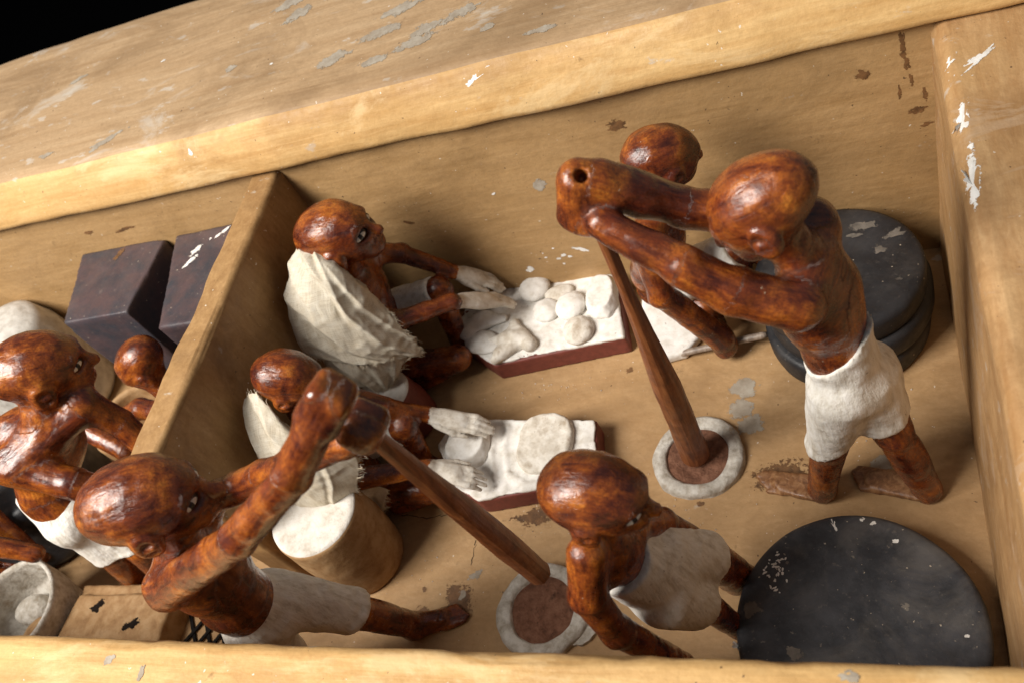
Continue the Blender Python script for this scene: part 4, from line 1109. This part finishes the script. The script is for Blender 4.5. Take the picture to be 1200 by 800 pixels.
def man_dipping():
    base = (-88, -28, 0)
    s = SDF()
    at, A = add_head(s, (-85.6, -27.4, 22.0), -5, -30, 1.0)
    trunk(s, (-86.4, -27.6, 18.6), (-86.0, -27.5, 20.6), (-86.6, -30.0, 16.0), (-86.6, -25.2, 16.2), (-87.4, -27.7, 13.6), (-89.2, -27.8, 8.0), (-89.8, -27.8, 3.4), 0.95, 1.9, 2.0)
    s.line([(-86.4, -29.8, 16.0), (-81.5, -29.2, 12.6), (-76.97, -28.68, 8.40)], [1.2, 1.0, 0.85], 0.8)
    s.line([(-86.4, -25.4, 16.0), (-83.2, -25.6, 10.5), (-80.5, -27.4, 6.8)], [1.2, 1.0, 0.85], 0.8)
    s.line([(-89.6, -29.4, 3.4), (-83.8, -29.4, 3.2), (-88.0, -29.8, 1.0)], [1.7, 1.3, 0.9], 0.6)
    s.line([(-89.6, -26.2, 3.4), (-83.8, -26.0, 3.2), (-88.0, -25.8, 1.0)], [1.7, 1.3, 0.9], 0.6)
    finish('figurine', 'kneeling man whose dark forearm dips into the white bowl', base, s, 97, head=(at, A), k=1.0, h=0.22)
man_dipping()

# ------------------------------------------------------------------ trays, dough and loaves
def tray(label, pts, ztop, seed, ridge=()):
    pts = np.array(pts, float); c = pts.mean(0)
    t = thing('tray', label, 'tray', (c[0], c[1], 0), 'red trays spread with white dough')
    s = SDF().poly(pts, -0.05, ztop - 0.22, 0.12)
    V, F = carve(s, 0.18, 0.04, 0.4, seed); mesh_obj('tray_body', V, F, M_['redclay'], t)
    q = c[:2] + (pts[:, :2] - c[:2]) * 0.985
    s = SDF().poly(q, ztop - 0.3, ztop + 0.02, 0.1)
    for lo_ in ridge:
        for p0, p1 in zip(lo_[:-1], lo_[1:]): s.cap((p0[0], p0[1], ztop - 0.06), (p1[0], p1[1], ztop - 0.06), 0.24, 0.22, 0.25)
    V, F = carve(s, 0.13, 0.20, 0.5, seed + 1, fine=0.05); o = mesh_obj('dough_layer', V, F, M_['dough'], t)
    return t
tray('dark red tray covered with many small white loaves', [(-41.79, -0.41, 2.40), (-42.38, -3.02, 2.40), (-40.93, -6.22, 2.40), (-37.59, -8.72, 2.40), (-25.32, -7.22, 2.40), (-26.76, -0.03, 2.40), (-35.44, 0.55, 2.40)], 2.4, 1)
tray('dark red tray of smeared dough with a single flat loaf', [(-40.45, -14.20, 2.40), (-41.62, -16.69, 2.40), (-39.22, -20.98, 2.40), (-36.63, -22.17, 2.40), (-26.41, -20.69, 2.40), (-27.23, -15.22, 2.40)], 2.4, 4,
     [[(-35.07, -15.41, 2.40), (-34.96, -17.47, 2.40), (-34.26, -19.90, 2.40), (-32.65, -20.98, 2.40), (-30.81, -20.92, 2.40), (-28.18, -20.00, 2.40)], [(-36.25, -15.48, 2.40), (-36.17, -17.80, 2.40), (-35.36, -20.62, 2.40)]])

def soft_corner(f, c, A, rx, ry):
    """rounds the plan of a pillow loaf"""
    def g(P):
        q = P[..., :2] - np.array(c[:2]); u = q @ np.array(A[0][:2]) / rx; v = q @ np.array(A[1][:2]) / ry
        return np.maximum(f(P), ((np.abs(u) ** 2.5 + np.abs(v) ** 2.5) ** (1 / 2.5) - 1.0) * min(rx, ry) * 0.8 + 0.35 * np.maximum(0, P[..., 2] - c[2]))
    return g
def loaf(label, c, rx, ry, hz, rotd, kind='round', m='dough', seed=0, name='loaf'):
    c = np.array(c, float); a = math.radians(rotd)
    A = ((math.cos(a), math.sin(a), 0), (-math.sin(a), math.cos(a), 0), (0, 0, 1))
    z0 = 2.42; hz = hz * 1.4; rx, ry = rx * 1.03, ry * 1.03
    s = SDF()
    if kind == 'round':
        s.ell((c[0], c[1], z0 + hz * 0.35), A, (rx, ry, hz * 0.72), 0.3)
        s.cap((c[0] - 0.02, c[1], z0 + hz * .25), (c[0], c[1], z0 + hz * .3), min(rx, ry) * 0.6, None, 0.4, flat=((0, 0, 1), 0.5))
    elif kind == 'pillow':
        s.rbox((c[0], c[1], z0 + hz * 0.35), A, (rx, ry, hz * 0.62), min(hz * 0.6, 0.6), 0.3); s.pr[-1] = (soft_corner(s.pr[-1][0], c, A, rx, ry),) + s.pr[-1][1:]
    elif kind == 'cone':
        ux = np.array(A[0]); uy = np.array(A[1]); c2 = np.array((c[0], c[1], z0 + hz * 0.3))
        s.cap(c2 + uy * ry * 0.75, c2 - uy * ry * 0.45 - ux * rx * 0.55, 0.35, 0.62, 0.4)
        s.cap(c2 + uy * ry * 0.75, c2 - uy * ry * 0.45 + ux * rx * 0.55, 0.35, 0.66, 0.4)
        s.cap(c2 - uy * ry * 0.75 - ux * rx * 0.75, c2 - uy * ry * 0.2 + ux * rx * 0.1, 0.42, 0.75, 0.5)
        s.cap(c2 + uy * ry * 0.2 - ux * rx * 0.9, c2, 0.34, 0.8, 0.5)
    elif kind == 'crescent':
        ux = np.array(A[0]); uy = np.array(A[1]); c2 = np.array((c[0], c[1], z0 + hz * 0.3))
        s.cap(c2 - ux * rx * 0.7 - uy * ry * 0.3, c2 + uy * ry * 0.25, 0.85, 0.9, 0.4, flat=((0, 0, 1), 0.6))
        s.cap(c2 + uy * ry * 0.25, c2 + ux * rx * 0.9 - uy * ry * 0.15, 0.9, 0.38, 0.4, flat=((0, 0, 1), 0.6))
    V, F = carve(s, 0.11, 0.11, 0.7, seed, fine=0.03)
    o = mesh_obj(name, V, F, M_[m], None, (c[0], c[1], z0))
    return tag(o, label, 'loaf', 'white loaves on the red trays')
loaf('round white loaf nearest the whitened fingertips, cracked at its rim', (-34.54, -0.67, 2.70), 1.5, 1.5, 0.75, 0, 'round', 'dough', 1)
loaf('small round white loaf in the middle of the loaf tray', (-33.04, -3.52, 2.70), 1.25, 1.3, 0.7, 20, 'round', 'dough', 2)
loaf('lumpy star-shaped dough piece overhanging the front edge of the tray', (-35.69, -6.41, 2.80), 2.5, 2.3, 0.9, 10, 'cone', 'dough2', 3)
loaf('pale round loaf with a faint brown back, next to the oblong loaf', (-30.65, -3.39, 2.70), 1.35, 1.5, 0.8, 0, 'round', 'dough', 4)
loaf('thick oblong white loaf at the tray corner by the standing pestle', (-27.76, -2.75, 2.80), 1.45, 2.35, 0.85, 4, 'pillow', 'dough', 5)
loaf('broken round loaf with a brown inside on the tray', (-29.59, -6.31, 2.70), 1.35, 1.45, 0.75, 30, 'round', 'dough2', 6)
loaf('crescent white dough under the near baker hand on the loaf tray', (-39.31, -4.18, 2.70), 2.2, 1.5, 0.9, 14, 'crescent', 'dough', 7)
loaf('flat smeared white dough lump at the rounded tray end', (-39.03, -6.24, 2.50), 1.9, 1.2, 0.45, -20, 'round', 'dough', 8)
loaf('crumbled brownish dough scrap between two round loaves', (-31.98, -1.62, 2.60), 1.4, 0.9, 0.5, 15, 'round', 'dough2', 9)
loaf('large flat rounded loaf on the smeared tray', (-31.32, -17.41, 2.70), 2.35, 2.75, 0.45, -2, 'pillow', 'dough2', 10)
loaf('square white dough slab between the two whitened hands', (-38.32, -17.30, 2.80), 2.0, 1.9, 0.9, -6, 'pillow', 'dough', 11)

# ------------------------------------------------------------------ mortars
def mortar(label, c, ro, ri, seed):
    t = thing('mortar', label, 'mortar', (c[0], c[1], 0), 'low mortars with white rims')
    pr = dense([(ri - 0.1, 0.3), (ri, 0.62), (ri + 0.12, 0.75), (ro - 0.3, 0.78), (ro - 0.08, 0.66), (ro, 0.4), (ro + 0.03, -0.05)], 0.25)
    V, F = lathe_mesh(pr, (c[0], c[1], 0), 96, None, 0.34, 0.42, seed); mesh_obj('rim', V, F, M_['rim'], t)
    pr = dense([(ri + 0.35, 0.2), (ri - 0.1, 0.46), (ri * 0.6, 0.5), (0.3, 0.45), (0.01, 0.45)], 0.2)
    V, F = lathe_mesh(pr, (c[0], c[1], 0), 64, None, 0.12, 0.7, seed + 2)
    V[:, 2] -= 0.35 * np.maximum(0, fnoise(V, 1.2, seed + 5, 3)) * (np.linalg.norm(V[:, :2] - np.array(c[:2]), axis=1) < ri * 0.7)
    mesh_obj('clay_filling', V, F, M_['clay'], t)
    return t
mortar('low white-rimmed mortar with the standing pestle in its clay', (-19.15, -18.16, 0.90), 3.5, 2.45, 3)
m1 = mortar('low white-rimmed mortar with bare cracked clay under the raised pestle', (-30.51, -30.49, 0.90), 3.75, 2.65, 8)
V, F = patch_mesh((-26.90, -31.78, 0.00), X_, Y_, 1.3, 0.7, Z_, 5, 0.35, 26, 0.3, 0.9)
tag(mesh_obj('plaster_fragment', V, F, M_['rim'], None, (-26.90, -31.78, 0.00), smooth=False), 'broken crescent of white plaster on the floor beside the bare clay mortar', 'plaster fragment')

# ------------------------------------------------------------------ black discs
def disc(label, c, r, z0, z1, seed, m='black_shaded', group='blackened round discs'):
    pr = dense([(0.01, z0), (r - 0.35, z0), (r - 0.05, z0 + 0.25), (r, z0 + 0.6), (r + 0.02, z1 - 0.5), (r - 0.1, z1 - 0.15), (r - 0.4, z1), (r * 0.5, z1 + 0.02), (0.01, z1 + 0.02)], 0.45)
    V, F = lathe_mesh(pr, (c[0], c[1], 0), 96, None, 0.26, 0.16, seed)
    return tag(mesh_obj('disc', V, F, M_[m], None, (c[0], c[1], z0)), label, 'disc', group)
disc('large flat blackened disc lying on the floor behind the front wall', (-8.25, -32.1), 7.55, 0.0, 3.0, 1, 'black')
disc('lowest blackened disc of the corner stack', (-7.55, -6.85), 6.2, 0.0, 2.4, 2)
disc('middle blackened disc of the corner stack', (-7.15, -6.55), 6.15, 2.4, 4.7, 3)
disc('topmost blackened disc of the corner stack, paint flaking on its face', (-7.55, -6.5), 6.1, 4.7, 7.0, 4)
flk = [o for o in COL.objects if o.name.startswith('disc') and abs(o['_b'][2] - 4.7) < 0.01][0]
flakes('bare_patch', flk, [((-5.46, -2.73, 7.05), 1.1, 0.4, 0.1, 0.6), ((-3.10, -3.92, 7.05), 0.7, 0.4, 0.5, 0.6), ((-4.45, -5.34, 7.05), 0.4, 0.4, 0, 0.5), ((-6.07, -3.65, 7.05), 0.5, 0.2, 0, 0.5)], M_['chipdark'], Z_, X_, Y_, 0.02)
bigd = [o for o in COL.objects if o.name.startswith('disc') and abs(o['_b'][1] + 32.1) < 0.01][0]
sp = []
for i in range(34):
    a = random.gauss(0, 1); sp.append(((-13.2 + random.gauss(0, 0.55), -28.6 + random.gauss(0, 0.75), 3.05), abs(random.gauss(0.1, 0.05)) + 0.04, 0.07, random.random() * 3, 0.4))
sp = [q for q in sp if (q[0][0] + 8.25) ** 2 + (q[0][1] + 32.1) ** 2 < 51]
sp += [((-9.26, -25.39, 3.05), 0.14, 0.5, 0.3, 0.6), ((-7.52, -25.02, 3.05), 0.2, 0.13, 0.3, 0.6), ((-6.86, -25.34, 3.05), 0.2, 0.13, 0.3, 0.6), ((-5.51, -26.62, 3.05), 0.26, 0.12, 0.1, 0.6), ((-15.65, -33.47, 3.05), 0.3, 0.2, 0.1, 0.6), ((-2.16, -32.62, 3.05), 0.14, 0.12, 0.1, 0.4)]
flakes('pale_fleck', bigd, sp, M_['chipwhite'], Z_, X_, Y_, 0.015)
flakes('bare_patch', bigd, [((-14.77, -31.10, 3.05), 0.6, 0.55, 0.1, 0.4), ((-12.20, -33.86, 3.05), 0.5, 0.4, 0.1, 0.4)], M_['chipdark'], Z_, X_, Y_, 0.015)

# ------------------------------------------------------------------ vats beside the bakers
def vat(label, c, rt, rb, z1, m, seed):
    t = thing('vat', label, 'vat', (c[0], c[1], 0), 'round vats topped with white dough')
    pr = dense([(rb - 0.4, -0.02), (rb, 0.3), ((rb + rt) / 2 + 0.2, z1 * 0.5), (rt, z1 - 0.25), (rt - 0.12, z1 - 0.05), (rt - 0.5, z1)], 0.4)
    V, F = lathe_mesh(pr, (c[0], c[1], 0), 64, None, 0.14, 0.25, seed); mesh_obj('vat_wall', V, F, m, t)
    pr = dense([(rt - 0.06, z1 - 0.3), (rt - 0.10, z1 + 0.02), (rt - 0.5, z1 + 0.10), (0.01, z1 + 0.12)], 0.4)
    V, F = lathe_mesh(pr, (c[0], c[1], 0), 64, None, 0.13, 0.25, seed); mesh_obj('dough_surface', V, F, M_['vattop'], t)
    return t
vat('round tan vat with a white top beside the kneading baker', (-47.3, -26.0), 3.75, 3.4, 9.0, M_['tanclay'], 3)
vat('dark red vat with a white top between the two bakers', (-46.6, -12.6), 2.6, 3.0, 5.2, M_['redclay'], 6)

# ------------------------------------------------------------------ stick and slab by the squatting man
V, F = lathe_mesh(dense([(0.02, 0), (0.24, 0.02), (0.30, 0.3), (0.30, 7.0), (0.22, 7.4), (0.02, 7.42)], 0.5), (-20.94, -8.38, 0.70), 14, np.array((-12.97, -8.10, 1.80)) - np.array((-20.94, -8.38, 0.70)), 0.06, 0.6, 3)
tag(mesh_obj('stick', V, F, M_['grey_stick'], None, (-20.94, -8.38, 0.70)), 'thin grey weathered stick under the fist of the squatting man', 'stick')
s = SDF().poly([(-24.7, -0.9), (-24.4, -6.2), (-22.6, -9.0), (-20.4, -8.6), (-19.2, -6.9), (-19.6, -4.0), (-20.5, -1.0)], 0, 1.1, 0.3)
V, F = carve(s, 0.16, 0.10, 0.4, 4)
tag(mesh_obj('grinding_slab', V, F, M_['dough'], None, (-22, -5, 0)), 'white rounded slab on the floor under the squatting man', 'slab')

# ------------------------------------------------------------------ things beyond the partition
def block(label, pts, top, seed):
    c = np.array(pts).mean(0)
    V, F = carve(SDF().poly(pts, 0, top, 0.16), 0.26, 0.10, 0.25, seed, fine=0.03)
    return tag(mesh_obj('dark_block', V, F, M_['purple'], None, (c[0], c[1], 0)), label, 'block', 'purplish black blocks')
k1 = block('purplish black block standing clear of the partition, small scar on its top', [(-79.1, -0.05), (-67.9, -0.05), (-68.4, -9.1), (-76.3, -9.3)], 16.95, 2)
k2 = block('purplish black block tight against the partition with two white chips', [(-66.6, -0.05), (-54.9, -0.05), (-54.9, -11.9), (-63.2, -11.7)], 17.1, 3)
flakes('white_chip', k2, [((-62.67, -2.56, 17.20), 0.9, 0.35, 0.9, 0.4), ((-62.97, -4.17, 17.20), 0.95, 0.3, 0.7, 0.4), ((-60.81, -1.45, 17.20), 0.4, 0.2, 0.7, 0.5), ((-59.99, -0.77, 17.20), 0.6, 0.2, 0.7, 0.5), ((-61.55, -1.62, 17.20), 0.2, 0.15, 0.7, 0.5)], M_['chipwhite'], Z_, X_, Y_, 0.03)
flakes('scar', k1, [((-73.48, -1.29, 17.00), 0.35, 1.0, -0.3, 0.6)], M_['chipbrown'], Z_, X_, Y_, 0.03)

pr = dense([(0.01, 0), (5.2, 0), (6.0, 1.2), (6.3, 6), (6.0, 10), (5.2, 12.4), (3.6, 13.4), (0.01, 13.6)], 0.6)
V, F = lathe_mesh(pr, (-93.5, -5.5, 0), 56, None, 0.2, 0.2, 4)
tag(mesh_obj('jar', V, F, M_['greyplaster'], None, (-93.5, -5.5, 0)), 'rounded greyish white jar against the back wall', 'jar')
pr = dense([(0.01, 0), (6.2, 0), (6.9, 1.0), (7.2, 5), (7.0, 8.4), (6.5, 9.0), (0.01, 9.0)], 0.6)
V, F = lathe_mesh(pr, (-86.5, -20.5, 0), 56, None, 0.2, 0.2, 5)
tag(mesh_obj('black_vat', V, F, M_['black'], None, (-86.5, -20.5, 0)), 'black round vat behind the leaning man', 'vat')

def bowl(label, c, r, h, m, seed, wall=0.55):
    pr = dense([(0.01, 0), (r * 0.6, 0.0), (r * 0.8, 0.4), (r * 0.97, h * 0.6), (r, h - 0.2), (r - wall * 0.4, h + 0.05), (r - wall, h - 0.15), (r - wall * 1.2, h * 0.5), (r * 0.6, h * 0.3), (0.01, h * 0.25)], 0.4)
    V, F = lathe_mesh(pr, (c[0], c[1], 0), 64, None, 0.18, 0.3, seed)
    return tag(mesh_obj('bowl', V, F, m, None, (c[0], c[1], 0)), label, 'bowl')
bowl('white bowl with a thick rim filled with pale lumps by the front wall', (-79.15, -33.44, 7.00), 4.9, 7.0, M_['rim'], 3, 0.45)
bowl('tan bowl whitened inside, beside the crouching man', (-75.6, -13.4), 4.2, 6.5, M_['tanclay'], 6)
bc = np.array((-79.15, -33.44, 7.00))
for i, (dx, dy, rr, lab) in enumerate(((-1.6, 1.4, 1.7, 'pale rounded lump in the white bowl, nearer the dipping hand'), (1.3, -0.9, 1.9, 'tan rounded lump in the white bowl, beside the tan chest'))):
    s = SDF().ell((bc[0] + dx, bc[1] + dy, 3.3), ((1, 0, 0), (0, 1, 0), (0, 0, 1)), (rr * 1.25, rr * 0.9, 1.05), 0.2)
    V, F = carve(s, 0.2, 0.35, 0.5, i + 4, fine=0.06); tag(mesh_obj('dough_lump', V, F, M_['tanclay' if i else 'rim'], None, (bc[0] + dx, bc[1] + dy, 3.0)), lab, 'dough')

ch = thing('chest', 'low tan painted chest with two dark blotches on top, by the front wall', 'chest', (-68.2, -33.2, 0))
s = SDF().poly([(-74.3, -30.0), (-74.0, -32.0), (-74.9, -32.6), (-74.6, -37.0), (-62.4, -37.2), (-62.4, -29.8)], 0, 4.3, 0.3).poly([(-74.0, -32.6), (-74.6, -36.9), (-62.5, -37.1), (-62.5, -30.9), (-73.6, -31.1)], 3.0, 5.0, 0.35, 0.15)
V, F = carve(s, 0.22, 0.16, 0.35, 5, fine=0.05); lid = mesh_obj('chest_body', V, F, M_['tanclay'], ch)
flakes('dark_blotch', lid, [((-70.87, -32.34, 5.05), 1.0, 0.5, 0.2, 0.4), ((-66.12, -33.77, 5.05), 0.9, 0.45, 0.2, 0.4)], M_['blot'], Z_, X_, Y_, 0.02)

cr = thing('crate', 'tan crate with crossed black slats between the chest and the bending man', 'crate', (-60.0, -33.8, 0))
V, F = rbox_mesh((-59.6, -33.6, 1.3), (2.9, 3.5, 1.3), 0.15, 0.8, 0.06, 0.3, 3); mesh_obj('crate_body', V, F, M_['tanclay'], cr)
for i in range(3):
    for sg in (-1, 1):
        cx = -61.1 + i * 1.55
        dd = np.array([0.55 * sg, 0.84, 0]); 
        V, F = rbox_mesh((cx, -33.6, 2.72 + (0.09 if sg > 0 else 0)), (1.9, 0.16, 0.07), 0.03, 0.6, 0, 0.2, 0, np.array([dd, [-dd[1], dd[0], 0], [0, 0, 1]]))
        mesh_obj('slat', V, F, M_['chipblack'], cr)

# ------------------------------------------------------------------ hairline cracks in the floor paint, crumbs of plaster
def crack(pts, w, seed):
    r_ = np.random.default_rng(seed); P = []
    for a, b in zip(pts[:-1], pts[1:]):
        a, b = np.array(a), np.array(b)
        for f in np.linspace(0, 1, 9)[:-1]: P.append(a + (b - a) * f + np.array((r_.normal() * 0.09, r_.normal() * 0.09, 0)))
    P.append(np.array(pts[-1], float)); V, F = [], []
    tree = surface_of(flo)
    for i, p in enumerate(P):
        t = ax3(P[min(i + 1, len(P) - 1)] - P[max(i - 1, 0)] + 1e-6); sd = np.array((-t[1], t[0], 0)) * w * r_.uniform(0.3, 1.0)
        hit = tree.ray_cast(Vector((p[0], p[1], 2)), Vector((0, 0, -1)), 5)[0]; z = hit.z + 0.012
        V += [(p[0] - sd[0], p[1] - sd[1], z), (p[0] + sd[0], p[1] + sd[1], z)]
        if i: F.append((2 * i - 2, 2 * i - 1, 2 * i + 1, 2 * i))
    mesh_obj('crack', np.array(V), F, M_['chipblack'], flo, smooth=False)
crack([(-45.37, -21.96, 0.00), (-42.54, -22.46, 0.00), (-39.38, -21.85, 0.00)], 0.05, 1)
crack([(-37.43, -24.51, 0.00), (-37.48, -26.72, 0.00)], 0.04, 2)
crack([(-21.51, -25.39, 0.00), (-17.06, -26.44, 0.00)], 0.04, 3)
V, F = [], []
for cx, cy, sx, sy, cnt in ((-31, -10.5, 6, 1.4, 40), (-33, -24, 6, 2.0, 36), (-20, -22, 5, 3, 26), (-5, -15, 3, 5, 16), (-42, -27, 3, 3, 14)):
    for i in range(cnt):
        p = np.array((cx + rng.normal() * sx * 0.6, cy + rng.normal() * sy * 0.6, 0.07)); r_ = 0.03 + rng.gamma(1.5, 0.018)
        if p[0] > -0.5: continue
        q = rng.normal(size=(4, 3)); q /= np.linalg.norm(q, axis=1, keepdims=True); b0 = len(V)
        q = np.array(((0, 0, 1), (0.94, 0, -0.33), (-0.47, 0.82, -0.33), (-0.47, -0.82, -0.33))) * rng.uniform(0.6, 1.2, (4, 1))
        an = rng.uniform(0, 6.28); ca, sa = math.cos(an), math.sin(an)
        for v in q: V.append(p + r_ * np.array((v[0] * ca - v[1] * sa, v[0] * sa + v[1] * ca, v[2])))
        F += [(b0, b0 + 1, b0 + 2), (b0, b0 + 2, b0 + 3), (b0, b0 + 3, b0 + 1), (b0 + 1, b0 + 3, b0 + 2)]
cb = mesh_obj('plaster_crumbs', np.array(V), F, M_['dough'], None, (-30, -18, 0), smooth=False)
cb['kind'] = 'stuff'; cb['label'] = 'tiny white plaster crumbs strewn over the ochre floor'; cb['category'] = 'crumbs'

for o in list(bpy.data.objects):
    if '_b' in o: del o['_b']
